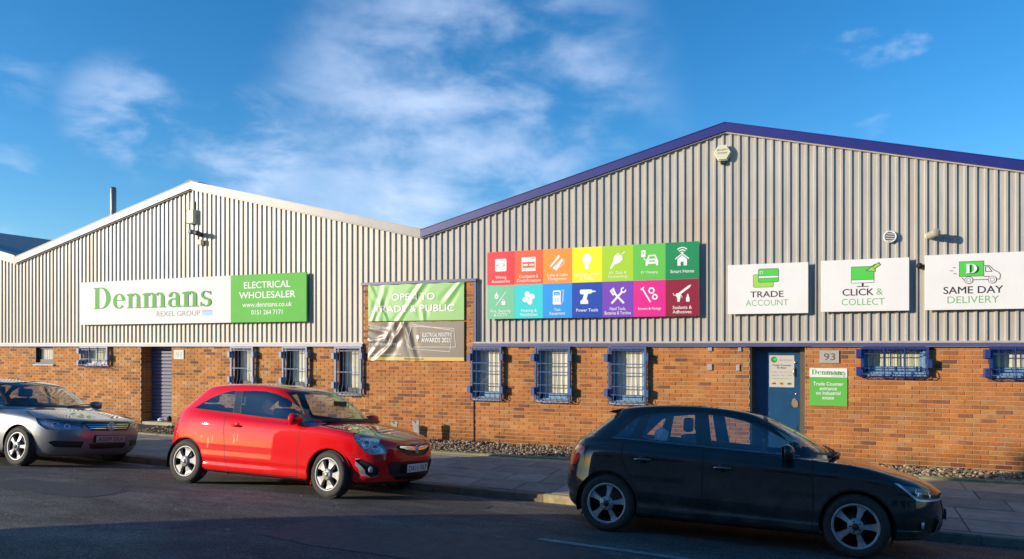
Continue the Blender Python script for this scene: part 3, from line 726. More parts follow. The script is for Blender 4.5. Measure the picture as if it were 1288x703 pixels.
# recessed shutter of number 91
gx0, gx1 = -16.83, -15.73
sh = empty('shutter_door', (0, 0, 0)); sh.parent = bL; sh.name = 'shutter_door'
M_navysl = plain('navy_slat', (.085,.09,.16), .45, var=.2, vs=6); M_greysl = plain('grey_slat', (.21,.22,.28), .5, var=.15)
sm = MB(); sm.add([(gx0,.33,0),(gx1,.33,0),(gx1,.315,.02),(gx0,.315,.02),(gx0,.315,.06),(gx1,.315,.06),(gx1,.33,.092),(gx0,.33,.092)],[(0,1,2,3),(3,2,5,4),(4,5,6,7)])
sme = sm.mesh('slat', M_navysl, False)
for i in range(21): link('slat', sme, sh, (0, 0, .02+i*.094))
MB().box(gx0-.1, gx1+.1, .34, .36, -.3, 2.0).build('back_panel', M_dark, sh)
MB().box(gx0, gx1, .02, .33, -.2, .015).build('step', M_conc, sh)
# brick returns of both recesses and windows (courses turned into the opening)
def reveal(x, side, z0, z1, y1, parent, mat):
    m = MB(); r = int(math.floor((z0-BZ0)/COURSE))
    while BZ0+r*COURSE < z1:
        a = max(z0, BZ0+r*COURSE+.005); b = min(z1, BZ0+(r+1)*COURSE-.005); r += 1
        if b-a < .02: continue
        yy = 0.0 if r % 2 else .0; cuts = [.0, .21, y1] if r % 2 else [.0, .1, y1]
        for p, q in zip(cuts, cuts[1:]):
            m.box(min(x, x+side*.006), max(x, x+side*.006), p+.008, q-.006, a, b)
    m.build('reveal_bricks', mat, parent, kind='stuff', fix=False)
reveal(gx0, 1, -.2, 1.99, .325, bL, M_brick_l); reveal(gx1, -1, -.2, 1.99, .325, bL, M_brick_l)
for (a, b, c, d) in (OP_L[2:5]+OP_L[:1]): pass
# expansion joint beside the pier
MB().box(PX1-.004, PX1+.012, -.016, .004, -.15, .9).build('expansion_joint', M_dark, bP)
# ------------------------------------------------------------------ text and print
def text_mesh(s, bold=0.0, space=1.0, line=1.0, align='CENTER'):
    c = bpy.data.curves.new('lettering', 'FONT'); c.body = s; c.align_x = align; c.offset = bold; c.space_character = space; c.space_line = line; c.resolution_u = 3
    o = bpy.data.objects.new('t', c); me = bpy.data.meshes.new_from_object(o); bpy.data.objects.remove(o); return me
def text(s, xc, zc, w, h, mat, parent, y, bold=0.0, name='lettering', space=1.0, line=1.0, label=None):
    """Lettering flat on a plane facing the street, fitted into a box w wide (None = natural) and h high, centred on xc, zc."""
    me = text_mesh(s, 0 if bold > .009 else bold, space, line)
    if bold > .009:                                  # heavier weight: the outline laid three times, a hair apart
        bm = bmesh.new(); e = bold*.75
        for i, (ex, ey) in enumerate(((-e, 0), (e, 0), (0, e*.5), (0, -e*.5))):
            n0 = len(bm.verts); bm.from_mesh(me); bm.verts.ensure_lookup_table()
            for v in bm.verts[n0:]: v.co.x += ex; v.co.y += ey; v.co.z = .0002*i
        bm.to_mesh(me); bm.free()
    X = [v.co.x for v in me.vertices]; Y = [v.co.y for v in me.vertices]; kx = None
    ky = h/(max(Y)-min(Y)); kx = ky if w is None else w/(max(X)-min(X)); mx_, my_ = (max(X)+min(X))/2, (max(Y)+min(Y))/2
    for v in me.vertices: v.co = ((v.co.x-mx_)*kx, -v.co.z, (v.co.y-my_)*ky)
    me.materials.clear(); me.materials.append(mat); me.name = 'lettering'
    o = link(name, me, parent, (xc, y, zc))
    if label: o['label'] = label
    return o
class Flat:
    """Flat print: every shape sits a hair proud of the one before."""
    def __init__(s): s.m = {} ; s.k = 0
    def poly(s, pts, mat):
        s.k += 1; m = s.m.setdefault(mat.name, (MB(), mat))[0]; y = -.0003*s.k
        m.add([(p[0], y, p[1]) for p in pts], [tuple(range(len(pts)))]); return s
    def rect(s, a, b, c, d, mat): return s.poly([(a,c),(b,c),(b,d),(a,d)], mat)
    def disc(s, x, z, r, mat, n=24, rz=None): rz = rz or r; return s.poly([(x+r*cos(2*pi*i/n), z+rz*sin(2*pi*i/n)) for i in range(n)], mat)
    def rrect(s, a, b, c, d, r, mat, n=5):
        P = []
        for (x, z, q) in ((b-r, d-r, 0), (a+r, d-r, 1), (a+r, c+r, 2), (b-r, c+r, 3)):
            for i in range(n+1): t = pi/2*(q+i/n); P.append((x+r*cos(t), z+r*sin(t)))
        return s.poly(P, mat)
    def line(s, pts, w, mat):
        for (p, q) in zip(pts, pts[1:]):
            d = Vector((q[0]-p[0], q[1]-p[1])); 
            if d.length < 1e-6: continue
            t = d.normalized()*w*.35; n = Vector((-d.y, d.x)).normalized()*w/2
            s.poly([(p[0]-t.x+n.x, p[1]-t.y+n.y), (p[0]-t.x-n.x, p[1]-t.y-n.y), (q[0]+t.x-n.x, q[1]+t.y-n.y), (q[0]+t.x+n.x, q[1]+t.y+n.y)], mat)
        return s
    def arc(s, x, z, rx, rz, tx, tz, a0, a1, mat, n=20):
        """Crescent stroke between an outer ellipse and an inner one (tx, tz thinner each way)."""
        s.k += 1; m = s.m.setdefault(mat.name, (MB(), mat))[0]; y = -.0003*s.k; P = []
        for i in range(n+1):
            t = R(a0+(a1-a0)*i/n); P += [(x+rx*cos(t), y, z+rz*sin(t)), (x+(rx-tx)*cos(t), y, z+(rz-tz)*sin(t))]
        m.add(P, [(2*i, 2*i+1, 2*i+3, 2*i+2) for i in range(n)]); return s
    def build(s, name, parent, loc, sx=1, sz=1, label=None):
        for (m, mat) in s.m.values():
            m.v = [(a*sx, b, c*sz) for (a, b, c) in m.v]; o = m.build(name, mat, parent, loc, fix=False)
            if label: o['label'] = label
def serif(F, s, mat):
    """The serif word drawn letter by letter; x-height .68, capital 1. Returns the width."""
    x = 0
    def stem(a, h, w=.18, top='both', foot=True):
        F.rect(a, a+w, 0, h, mat)
        if foot: F.poly([(a-.07, 0), (a+w+.07, 0), (a+w+.07, .03), (a+w, .06), (a, .06), (a-.07, .03)], mat)
        if top == 'flag': F.poly([(a-.08, h-.06), (a, h-.12), (a, h), (a-.08, h-.025)], mat); F.poly([(a-.08, h-.03), (a+w, h-.03), (a+w, h+.02)], mat)
        if top == 'both': F.poly([(a-.07, h), (a-.07, h-.03), (a, h-.06), (a+w, h-.06), (a+w+.02, h-.04), (a+w+.02, h)], mat)
    for c in s:
        if c == 'D':
            stem(x+.07, 1.0, .20); F.arc(x+.36, .5, .42, .5, .21, .055, -90, 90, mat, 26); F.rect(x+.2, x+.37, 0, .045, mat); F.rect(x+.2, x+.37, .955, 1, mat); x += .86
        elif c == 'e':
            F.arc(x+.30, .335, .28, .35, .165, .05, 4, 322, mat, 30); F.rect(x+.12, x+.57, .36, .40, mat); F.poly([(x+.43,.37),(x+.58,.37),(x+.57,.42),(x+.46,.55)], mat); x += .64
        elif c in 'nm':
            stem(x+.07, .66, .165, 'flag'); k = 1
            F.arc(x+.36, .44, .215, .24, .15, .07, 0, 150, mat, 16); stem(x+.415, .45, .16, None); x += .68
            if c == 'm': F.arc(x+.03, .44, .215, .24, .15, .07, 0, 150, mat, 16); stem(x+.085, .45, .16, None); x += .36
        elif c == 'a':
            F.arc(x+.27, .46, .225, .22, .14, .055, 0, 165, mat, 16); F.disc(x+.115, .50, .062, mat, 14); F.rect(x+.345, x+.495, .08, .47, mat)
            F.arc(x+.24, .19, .21, .20, .12, .05, 60, 300, mat, 18); F.poly([(x+.30,.34),(x+.38,.37),(x+.38,.42),(x+.30,.385)], mat); F.poly([(x+.30,.0),(x+.38,.07),(x+.38,.12),(x+.32,.045)], mat)
            F.poly([(x+.36,.10),(x+.40,.0),(x+.54,.0),(x+.58,.05),(x+.49,.08)], mat); x += .62
        elif c == 's':
            F.arc(x+.25, .50, .19, .18, .10, .045, 30, 250, mat, 16); F.arc(x+.25, .18, .22, .19, .12, .05, -155, 75, mat, 18)
            F.poly([(x+.10,.42),(x+.20,.30),(x+.42,.26),(x+.40,.20),(x+.44,.30),(x+.22,.42),(x+.15,.50)], mat); F.poly([(x+.40,.64),(x+.44,.66),(x+.45,.50),(x+.42,.50)], mat); F.poly([(x+.045,.0),(x+.075,.0),(x+.08,.19),(x+.04,.19)], mat); x += .52
    return x
def denmans(parent, xa, zb, w, h, mat, y):
    F = Flat(); W = serif(F, 'Denmans', mat)
    for (m, _) in F.m.values(): pass
    F.build('wordmark', parent, (xa, y, zb), w/W, h)
def board(name, x0, x1, z0, z1, label, cat, mat, th=.03, y=-.045, back=None, group=None, b=.004):
    """A flat board hung off the wall; returns the thing. Its own frame of reference starts at its lower left corner."""
    t = empty(name, (x0, y, z0), label, cat, group)
    m = MB(); m.bevbox(0, x1-x0, -th, 0, 0, z1-z0, b); m.build('panel', mat, t)
    return t
YS = -.045; TH = .03; FY = -TH-.0012
# long name board
W, H = 7.70, 1.16
s = board('name_board', -19.06, -11.36, 2.58, 3.74, 'long white and green wholesaler name board on the left cladding', 'sign', M_white)
s1 = MB().bevbox(5.385, W+.002, -TH-.004, .002, -.002, H+.002, .004).build('green_panel', M_green, s)
denmans(s, .55, .42, 4.26, .58, M_greenlog, FY)
text('REXEL GROUP', 3.64, .255, 1.50, .135, plain('grey_print', (.11,.11,.16), .5, var=.02), s, FY, .012)
M_lb = plain('logo_blue', (.03,.25,.62), .4, var=.02); M_lr = plain('logo_indigo', (.10,.05,.25), .4, var=.02)
F = Flat(); F.rect(4.45, 4.79, .19, .33, M_lb); F.rect(4.45, 4.79, .285, .33, M_lr); F.build('logo_mark', s, (0, FY, 0))
G = FY-.004
text('ELECTRICAL', 6.52, .905, 1.42, .165, M_wtxt, s, G, .022); text('WHOLESALER', 6.52, .66, 1.72, .165, M_wtxt, s, G, .022)
text('www.denmans.co.uk', 6.52, .43, 1.52, .12, M_wtxt, s, G, .004); text('0151 264 7171', 6.52, .24, .95, .115, M_wtxt, s, G, .006)
# category board of fourteen coloured tiles
tl = [('Wiring\nAccessories', (.80,.02,.035)), ('Distribution &\nCircuit Protection', (.85,.10,.03)), ('Cable & Cable\nManagement', (.88,.27,.03)), ('Lighting, Lamps\n& Tubes', (.82,.78,.005)), ('AV, Data &\nNetworking', (.36,.60,.025)), ('EV Charging', (.12,.50,.07)), ('Smart Home', (.012,.24,.085)),
      ('Fire, Security\n& CCTV', (.15,.50,.30)), ('Heating &\nVentilation', (.025,.58,.62)), ('Test\nEquipment', (.015,.29,.76)), ('Power Tools', (.01,.06,.40)), ('Hand Tools,\nBatteries & Torches', (.17,.055,.45)), ('Screws & Fixings', (.68,.02,.25)), ('Sealants &\nAdhesives', (.26,.012,.035))]
s = board('category_board', -6.65, -2.23, 2.57, 3.975, 'large board of fourteen brightly coloured product category tiles with white icons', 'sign', M_white)
tw, th_ = 4.42/7, 1.405/2
def icon(k, Q, B):
    F = Flat(); w = M_wtxt
    if k == 0: F.rrect(-.16,.16,-.16,.16,.04,w); F.arc(-.045,0,.035,.05,.008,.008,60,300,B); F.arc(.045,0,.035,.05,.008,.008,-120,120,B); F.line([(-.12,0),(-.09,0)],.02,B); F.line([(.12,0),(.09,0)],.02,B)
    if k == 1: F.rect(-.19,.19,-.18,.17,w); F.rect(-.165,.165,-.10,.05,B); F.rect(-.14,-.02,-.045,.0,w); F.rect(.02,.14,-.045,.0,w); F.rect(-.19,.19,-.135,-.125,B); F.rect(.08,.15,.125,.14,B)
    if k == 2: F.poly([(-.20,-.08),(-.17,-.11),(.05,.12),(.06,.19),(.02,.18)],w); F.poly([(-.13,-.13),(-.02,-.20),(.16,.06),(.11,.10)],w); F.line([(-.06,-.10),(.08,.08)],.012,B); F.line([(.06,-.12),(.17,-.03),(.17,.06)],.012,w)
    if k == 3: F.disc(0,.06,.12,w); F.poly([(-.10,0),(.10,0),(.045,-.10),(-.045,-.10)],w); F.rrect(-.045,.045,-.20,-.09,.02,w)
    if k == 4: F.poly([(-.20,-.20),(-.16,-.22),(-.06,-.10),(.03,-.08),(.12,.0),(.10,.12),(.02,.17),(-.08,.10),(-.12,-.04)],w); F.line([(.0,.10),(.10,.20)],.012,B); F.arc(.06,.06,.08,.08,.02,.02,20,130,B); F.line([(.12,.14),(.16,.18)],.03,w)
    if k == 5: F.rrect(-.20,-.09,.04,.20,.02,w); F.rect(-.155,-.135,.09,.15,B); F.line([(-.14,.04),(-.12,-.02),(-.06,-.03)],.016,w); F.poly([(-.06,-.02),(-.02,.08),(.15,.08),(.19,-.02),(.21,-.05),(.21,-.17),(.16,-.17),(.16,-.13),(-.04,-.13),(-.04,-.17),(-.09,-.17),(-.09,-.05)],w); F.poly([(-.02,-.01),(.01,.05),(.12,.05),(.15,-.01)],B); F.rect(.0,.13,-.08,-.05,B)
    if k == 6:
        for r in (.06,.115,.17): F.arc(0,.06,r,r,.025,.025,45,135,w,10)
        F.poly([(-.16,-.06),(0,.06),(.16,-.06),(.16,-.03),(0,.09),(-.16,-.03)],w); F.poly([(-.11,-.20),(-.11,-.05),(0,.04),(.11,-.05),(.11,-.20),(.035,-.20),(.035,-.11),(-.035,-.11),(-.035,-.20)],w)
    if k == 7: F.line([(-.14,-.17),(.14,.17)],.016,w); F.disc(-.12,.06,.055,w,16,.07); F.poly([(-.16,.09),(-.11,.18),(-.08,.10)],w); F.disc(-.12,.05,.02,B,10); F.rrect(.02,.13,-.16,-.06,.015,w); F.arc(.075,-.06,.04,.05,.014,.014,0,180,w)
    if k == 8:
        for a in range(4): t = pi/2*a+.35; F.disc(.105*cos(t),.105*sin(t),.07,w,18)
        F.line([(-.07,.04),(.07,-.04)],.07,w); F.line([(-.04,-.07),(.04,.07)],.07,w); F.disc(0,0,.018,B,12)
    if k == 9: F.rrect(-.12,.09,-.18,.17,.03,w); F.rect(-.09,.06,.05,.13,B); F.arc(-.015,.045,.06,.05,.012,.012,20,160,w); F.disc(-.015,-.06,.045,B,16); F.disc(-.015,-.06,.035,w,16); F.line([(.12,.17),(.17,.17),(.15,-.10),(.09,-.19)],.012,w); F.line([(.13,.13),(.14,-.08)],.008,w)
    if k == 10: F.poly([(-.17,.17),(.10,.17),(.14,.14),(.22,.13),(.22,.11),(.14,.10),(.10,.07),(.02,.06),(-.01,-.07),(.03,-.10),(.03,-.18),(-.17,-.18),(-.17,-.10),(-.12,-.07),(-.08,.05),(-.17,.06),(-.19,.12)],w)
    if k == 11: F.line([(-.14,-.17),(.10,.08)],.05,w); F.line([(.14,-.17),(-.10,.08)],.05,w); F.arc(.14,.13,.07,.07,.035,.035,80,370,w,14); F.poly([(-.20,.12),(-.10,.20),(-.04,.05),(-.12,.0)],w); F.line([(-.14,.16),(-.09,.06)],.008,B); F.line([(-.17,.13),(-.10,.04)],.008,B)
    if k == 12: F.line([(-.17,.15),(.02,-.16)],.035,w); F.poly([(-.22,.14),(-.13,.20),(-.12,.17),(-.19,.11)],w); F.arc(.05,.10,.085,.085,.038,.038,0,360,w,6); F.arc(.13,-.05,.07,.07,.035,.035,0,360,w,20)
    if k == 13: F.line([(-.10,-.02),(.16,.17)],.055,w); F.line([(.14,.16),(.20,.20)],.02,w); F.poly([(-.13,.02),(-.04,.03),(-.03,-.03),(-.06,-.18),(-.11,-.18),(-.12,-.08),(-.16,-.03)],w); F.line([(-.21,.02),(-.19,-.03),(-.14,-.02)],.014,w); F.line([(-.02,-.02),(.0,-.09)],.012,w); F.rect(.09,.17,-.18,-.08,w); F.poly([(.10,-.08),(.16,-.08),(.14,.0),(.12,.0)],w)
    return F
for k, (t, c) in enumerate(tl):
    col = k % 7; row = k//7; xa = col*tw; za = (1-row)*th_; mt = plain('tile_colour', c, .35, var=.03, vs=1)
    o = MB().box(.0012, tw-.0012, -TH-.003, -.01, .0012, th_-.0012).build('tile', mt, s, (xa, 0, za))
    icon(k, s, mt).build('icon', o, (tw/2, FY-.003, .42), .82, .82)
    lines = t.count('\n')+1; me = text(t, tw/2, .125 if lines == 2 else .15, None, .062+(.085 if lines == 2 else 0), M_wtxt, o, FY-.003, .012, line=.95)
    bb = max(v.co.x for v in me.data.vertices)-min(v.co.x for v in me.data.vertices)
    if bb > tw*.84:
        for v in me.data.vertices: v.co.x *= tw*.84/bb
# three white service boards
M_gl = plain('green_text', (.14,.40,.13), .5, var=.02); M_gi = plain('green_icon', (.08,.55,.07), .5, var=.02); M_gd = plain('green_lime', (.30,.62,.08), .5, var=.02)
s = board('service_board', -1.70, -.30, 2.59, 3.50, 'white board with green bank cards icon reading trade account', 'sign', M_white, group='white service boards on the right cladding')
F = Flat(); D_ = M_dtxt
F.rrect(.45,.81,.48,.72,.03,D_); F.rrect(.457,.803,.487,.713,.025,M_gd); F.rrect(.54,.90,.57,.82,.03,D_); F.rrect(.548,.892,.578,.812,.025,M_gi); F.rect(.545,.895,.645,.69,D_); F.rect(.548,.892,.652,.683,M_wtxt)
F.build('icon', s, (0, FY, 0)); text('D', .60, .75, .06, .05, M_wtxt, s, FY-.008, .02)
text('TRADE', .69, .355, .58, .11, M_dtxt, s, FY, .018); text('ACCOUNT', .69, .20, .74, .11, M_gl, s, FY, -.006)
s = board('service_board', -.09, 1.31, 2.605, 3.51, 'white board with green computer screen and arrow reading click and collect', 'sign', M_white, group='white service boards on the right cladding')
F = Flat(); F.rect(.49,.86,.49,.78,D_); F.rect(.498,.852,.55,.772,M_gi); F.rect(.498,.852,.498,.542,M_wtxt); F.rect(.66,.69,.435,.49,D_); F.rect(.58,.77,.425,.437,D_)
F.poly([(.72,.70),(.87,.82),(.88,.68)],D_); F.poly([(.745,.707),(.862,.795),(.868,.69)],M_gd); F.line([(.86,.76),(.93,.81)],.06,D_); F.line([(.86,.76),(.925,.806)],.04,M_gd)
F.build('icon', s, (0, FY, 0))
text('CLICK', .60, .335, .50, .12, M_dtxt, s, FY, .018); text('&', .94, .335, .10, .11, M_gl, s, FY, -.006); text('COLLECT', .68, .165, .68, .115, M_gl, s, FY, -.006)
s = board('service_board', 1.55, 2.985, 2.605, 3.53, 'white board with outlined delivery van icon reading same day delivery', 'sign', M_white, group='white service boards on the right cladding')
F = Flat(); F.rect(.50,.86,.545,.80,D_); F.rect(.508,.852,.553,.792,M_gi)
F.line([(.86,.72),(.93,.72),(1.0,.64),(1.07,.60),(1.09,.56),(1.08,.49),(1.03,.49)],.010,D_); F.line([(.88,.62),(.88,.70),(.92,.70),(.97,.62),(.88,.62)],.009,D_); F.line([(.54,.53),(.57,.49),(.58,.49)],.009,D_); F.line([(.70,.49),(.92,.49)],.009,D_); F.line([(.86,.54),(.93,.54)],.009,D_)
for q in (.64, .975): F.disc(q,.485,.062,D_); F.disc(q,.485,.054,M_white); F.disc(q,.485,.034,D_); F.disc(q,.485,.027,M_white)
for (a, b) in ((.41,.70),(.37,.65),(.42,.60)): F.line([(a, b), (a+.035, b)], .009, D_)
F.build('icon', s, (0, FY, 0)); F = Flat(); serif(F, 'D', M_wtxt); F.build('icon', s, (.59, FY-.03, .60), .21, .15)
text('SAME DAY', .70, .325, .86, .12, M_dtxt, s, FY, .018); text('DELIVERY', .70, .165, .74, .115, M_gl, s, FY, -.006)
# trade counter sign, number plaques, poster
s = board('wall_sign', -.28, .34, .94, 1.61, 'small white and green sign beside the blue door pointing to the trade counter', 'sign', M_white, .008, -.008, b=.002)
MB().box(.0, .62, -.0095, -.001, .0, .51).build('green_panel', M_green, s); denmans(s, .035, .555, .55, .09, M_greenlog, -.0092)
text('REXEL GROUP', .44, .532, .16, .014, M_dtxt, s, -.0092); F = Flat(); F.rect(.545,.59,.525,.54,M_lb); F.build('logo_mark', s, (0,-.0092,0))
text('Trade Counter\nentrance\non industrial\nestate', .31, .27, .50, .31, M_wtxt, s, -.0112, .02, line=.9)
M_plq = plain('pale_plaque', (.40,.37,.32), .6, var=.08, vs=20)
s = board('number_plaque', -.11, .21, 1.70, 1.925, 'pale square plaque with the number ninety three beside the blue door', 'plaque', M_plq, .012, -.008, b=.004, group='house number plaques')
text('93', .16, .112, .19, .125, plain('number_grey', (.10,.12,.13), .5), s, -.0135, .015)
s = board('number_plaque', -15.64, -15.29, 1.66, 1.905, 'pale square plaque with the number ninety one beside the navy shutter', 'plaque', plain('pale_plaque_cream', (.55,.53,.45), .6, var=.08), .012, -.008, b=.004, group='house number plaques')
text('91', .175, .12, .19, .14, plain('number_blue', (.22,.33,.42), .5), s, -.0135, .01)
M_paper = plain('paper', (.50,.49,.44), .6, var=.03)
s = board('door_poster', -.99, -.55, 1.24, 1.83, 'white notice about the trade counter taped to the blue door', 'poster', M_paper, .003, .262, b=.001)
M_lg = plain('poster_green', (.03,.22,.05), .5); M_red = plain('poster_red', (.45,.05,.03), .5); M_yel = plain('poster_yellow', (.6,.42,.05), .5)
F = Flat(); F.disc(.085,.51,.055,M_lg); F.disc(.10,.515,.03,M_gi); F.rect(.05,.12,.05,.085,M_red); F.rect(.18,.26,.045,.09,M_yel); F.rect(.20,.24,.05,.085,M_red); F.rect(.32,.39,.05,.085,M_lg)
F.build('print', s, (0, -.0035, 0))
text('denmans', .29, .505, .22, .03, plain('poster_grey', (.2,.2,.2), .5), s, -.0038); text('Trade Counter\nAt Rear', .22, .385, .34, .085, M_dtxt, s, -.0038, .02, line=.9)
for i, t in enumerate(('Monday - Friday  7.30 - 5.00', 'Saturday  8.00 - 12.00', 'Telephone  0151 264 7171')): text(t, .22, .28-i*.06, .34, .02, M_dtxt, s, -.0038)
# ------------------------------------------------------------------ banners
def vinyl(name, c, rough):
    m, nt, p = newmat(name); p.inputs['Base Color'].default_value = (*c, 1); p.inputs['Roughness'].default_value = rough; p.inputs['Specular IOR Level'].default_value = .6; return m
def wrinkle(u, v, W, H, seed, amp):
    """Folds running in from the pulled corners and eyelets."""
    r = random.Random(seed); z = 0
    for (cu, cv, an, fr, ln) in FOLDS[seed]:
        dx, dz = u-cu, v-cv; a = R(an); s_ = dx*cos(a)+dz*sin(a); t_ = -dx*sin(a)+dz*cos(a)
        env = math.exp(-(t_/(.05+.16*abs(s_)/ln))**2)*max(0, 1-(abs(s_)/ln)**2)
        z += env*cos(t_*fr*.62)
    return z*amp
FOLDS = {1: [(0.05,.80,-62,40,.95), (.95,.20,52,40,.85), (1.35,.72,52,30,.5), (.45,.1,110,40,.7), (2.3,.75,48,40,.6), (.15,.1,65,45,.5), (1.45,.0,100,40,.35), (.35,.35,80,34,.5)],
         2: [(.05,.72,-12,38,.8), (.85,.68,-125,30,.9), (.55,.30,50,34,.6), (1.15,.30,105,40,.5), (1.0,.70,-70,40,.6), (.3,.1,35,30,.5), (.2,.45,10,30,.7), (.1,.15,48,30,.8), (.5,.5,62,30,.6), (.7,.75,-100,34,.5), (.0,.5,-30,34,.5)]}
def banner(x0, x1, z0, z1, mats, paint, seed, amp, name, label, cat, y=-.045):
    t = empty(name, (x0, y, z0), label, cat); W, H = x1-x0, z1-z0; n, k = 120, 44; m = MB(); m.v = []
    f = lambda u, v: -.012-wrinkle(u, v, W, H, seed, amp)
    for i in range(n+1):
        for j in range(k+1):
            u, v = W*i/n, H*j/k; sag = .012*sin(pi*(i/n)*5)**2*(1 if j == k else 0)
            m.v.append((u, f(u, v), v-sag*(j/k)))
    for i in range(n):
        for j in range(k):
            m.f.append([i*(k+1)+j, (i+1)*(k+1)+j, (i+1)*(k+1)+j+1, i*(k+1)+j+1]); m.mi.append(paint((i+.5)/n, (j+.5)/k)); m.sm.append(True)
    m.build('sheet', mats, t, fix=False); return t, f
def drape(o, f, t, x, z):
    """Lay print on the banner's folds: subdivide, then follow the sheet."""
    bm = bmesh.new(); bm.from_mesh(o.data); bmesh.ops.triangulate(bm, faces=bm.faces)
    for _ in range(2):
        es = [e for e in bm.edges if e.calc_length() > .05]
        if es: bmesh.ops.subdivide_edges(bm, edges=es, cuts=1); bmesh.ops.triangulate(bm, faces=bm.faces)
    for v in bm.verts: v.co.y += f(v.co.x+x, v.co.z+z)-.007
    bm.to_mesh(o.data); bm.free()
M_bg = vinyl('green_vinyl', (.22,.48,.14), .40); M_bk = vinyl('taupe_vinyl', (.20,.168,.125), .38); M_by = vinyl('gold_vinyl', (.62,.42,.12), .35); M_bw = vinyl('white_vinyl', (.75,.75,.72), .4)
t, f = banner(-9.65, -7.21, 2.56, 3.375, [M_bg], lambda u, v: 0, 1, .014, 'banner', 'green creased banner reading open to trade and public on the brick pier', 'banner')
for (s_, xx, zz, w) in (('OPEN TO', 1.18, .53, 1.10), ('TRADE & PUBLIC', 1.19, .27, 2.05)): drape(text(s_, xx, zz, w, .155, M_bw, t, 0, .03), f, t, xx, zz)
t, f = banner(-9.65, -7.21, 1.68, 2.54, [M_bk, M_by], lambda u, v: 1 if v < .10 else 0, 2, .018, 'banner', 'taupe creased awards banner with gold foot hanging below the green banner', 'banner')
M_gold = vinyl('gold_print', (.55,.38,.22), .4)
for (s_, xx, zz, w, h, mt, bd) in (('ELECTRICAL INDUSTRY', 1.78, .57, .72, .085, M_bw, .03), ('AWARDS 2021', 1.75, .45, .72, .10, M_bw, .035), ('FINALIST', 1.98, .355, .20, .035, M_gold, .0), ('denmans.co.uk', 1.2, .045, .5, .05, M_dtxt, .0), ('Denmans Electrical', .36, .73, .58, .05, M_bw, .01), ('COMMERCIAL &', .32, .46, .56, .06, M_bw, .02), ('INDUSTRIAL SUPPLIES', .45, .36, .84, .06, M_bw, .02), ('Electrical wholesale since 1979', .46, .14, .84, .035, M_bw, .0)):
    drape(text(s_, xx, zz, w, h, mt, t, 0, bd), f, t, xx, zz)
F = Flat(); F.line([(1.06,.30),(1.12,.76),(2.20,.70),(2.24,.30),(1.06,.30)],.008,M_bw); F.line([(1.02,.36),(1.16,.80),(2.16,.66),(2.10,.20),(1.16,.26),(1.02,.36)],.008,M_bw); F.disc(1.30,.52,.045,M_bw); F.rect(1.28,1.32,.42,.48,M_gold)
F.build('print', t, (0, 0, 0))
for o in list(t.children):
    if o.name.startswith('print'): drape(o, f, t, 0, 0)
# ------------------------------------------------------------------ things fixed to the cladding
YC = .02
M_alarm = plain('alarm_cream', (.62,.60,.42), .4, var=.05)
a = empty('alarm_box', (-1.80, YC, 5.60), 'cream hexagonal alarm box under the navy roof peak', 'alarm box')
hexp = [(.165*cos(R(60*i)), .165*sin(R(60*i))) for i in range(6)]; m = MB(); m.prism(hexp, -.07, .0); m.prism([(p[0]*.88, p[1]*.88) for p in hexp], -.095, -.0705); m.build('cover', M_alarm, a)
text('SECURITY', 0, .05, .20, .03, M_dtxt, a, -.097); text('SYSTEMS', 0, -.01, .17, .03, M_dtxt, a, -.097); m = MB(); m.box(-.04, .05, -.06, 0, -.20, -.15); m.build('strobe', M_dark, a)
a = empty('alarm_box', (-15.02, YC, 5.30), 'narrow pale bell box below the pale roof peak', 'alarm box'); m = MB(); m.bevbox(-.13, .13, -.10, 0, -.19, .16, .02); m.build('cover', plain('bell_cream', (.50,.52,.38), .5, var=.08), a); m = MB(); m.box(-.05, .06, -.04, 0, .17, .40); m.build('backplate', plain('old_patch', (.58,.57,.46), .6), a)
a = empty('floodlight', (-14.75, YC, 4.82), 'small dark twin lamp on a bracket under the pale roof peak', 'light')
m = MB(); m.box(-.06, .06, -.05, 0, -.05, .05); m.tube([(0, -.05, 0), (0, -.14, .02)], .015, 6); m.build('bracket', M_dark, a)
for s_ in (-1, 1):
    m = MB(); m.lathe([(.0, -.09), (.06, -.09), (.065, -.02), (.05, .05), (.0, .06)], 'y', 14, (s_*.10, -.17, .03-.02*s_)); m.build('lamp_head', M_darkframe if s_ > 0 else plain('lamp_grey', (.25,.25,.24), .5), a)
m = MB(); m.bevbox(-.05, .10, -.09, 0, -.26, -.13, .01); m.build('sensor', M_blind, a)
a = empty('wall_vent', (1.02, YC, 3.885), 'round white louvred vent above the white boards', 'vent')
m = MB(); m.lathe([(.0, -.005), (.085, -.005), (.085, -.045), (.098, -.05), (.105, -.03), (.105, 0)], 'y', 28); m.build('ring', M_white, a); m = MB(); m.lathe([(.0, -.012), (.085, -.012)], 'y', 24); m.build('back', M_dark, a)
for i in range(5):
    z = -.06+i*.03; w = (.083**2-z*z)**.5; MB().box(-w, w, -.04, -.012, z-.006, z+.004).build('louvre', M_white, a)
a = empty('security_light', (1.60, YC, 3.87), 'stubby cream cylindrical camera lamp jutting from the cladding above the delivery van board', 'security camera')
m = MB(); m.lathe([(.0, -.02), (.045, -.02), (.05, 0)], 'y', 16); m.build('mount', M_alarm, a)
d = Vector((.10, -.25, -.02)); m = MB(); m.lathe([(.0, -.27), (.058, -.27), (.066, -.26), (.066, .0), (.05, .03), (.0, .03)], 'y', 22); h = m.build('housing', plain('lamp_taupe', (.40,.37,.28), .5), a, (.03, -.04, .0)); h.rotation_euler = (R(-3), 0, R(14))
MB().tube([(0, -.02, 0), (.03, -.05, 0)], .02, 8).build('arm', M_darkframe, a)
a = empty('dome_camera', (1.47, YC, 3.365), 'tiny dark camera beside the top left corner of the delivery van board', 'security camera')
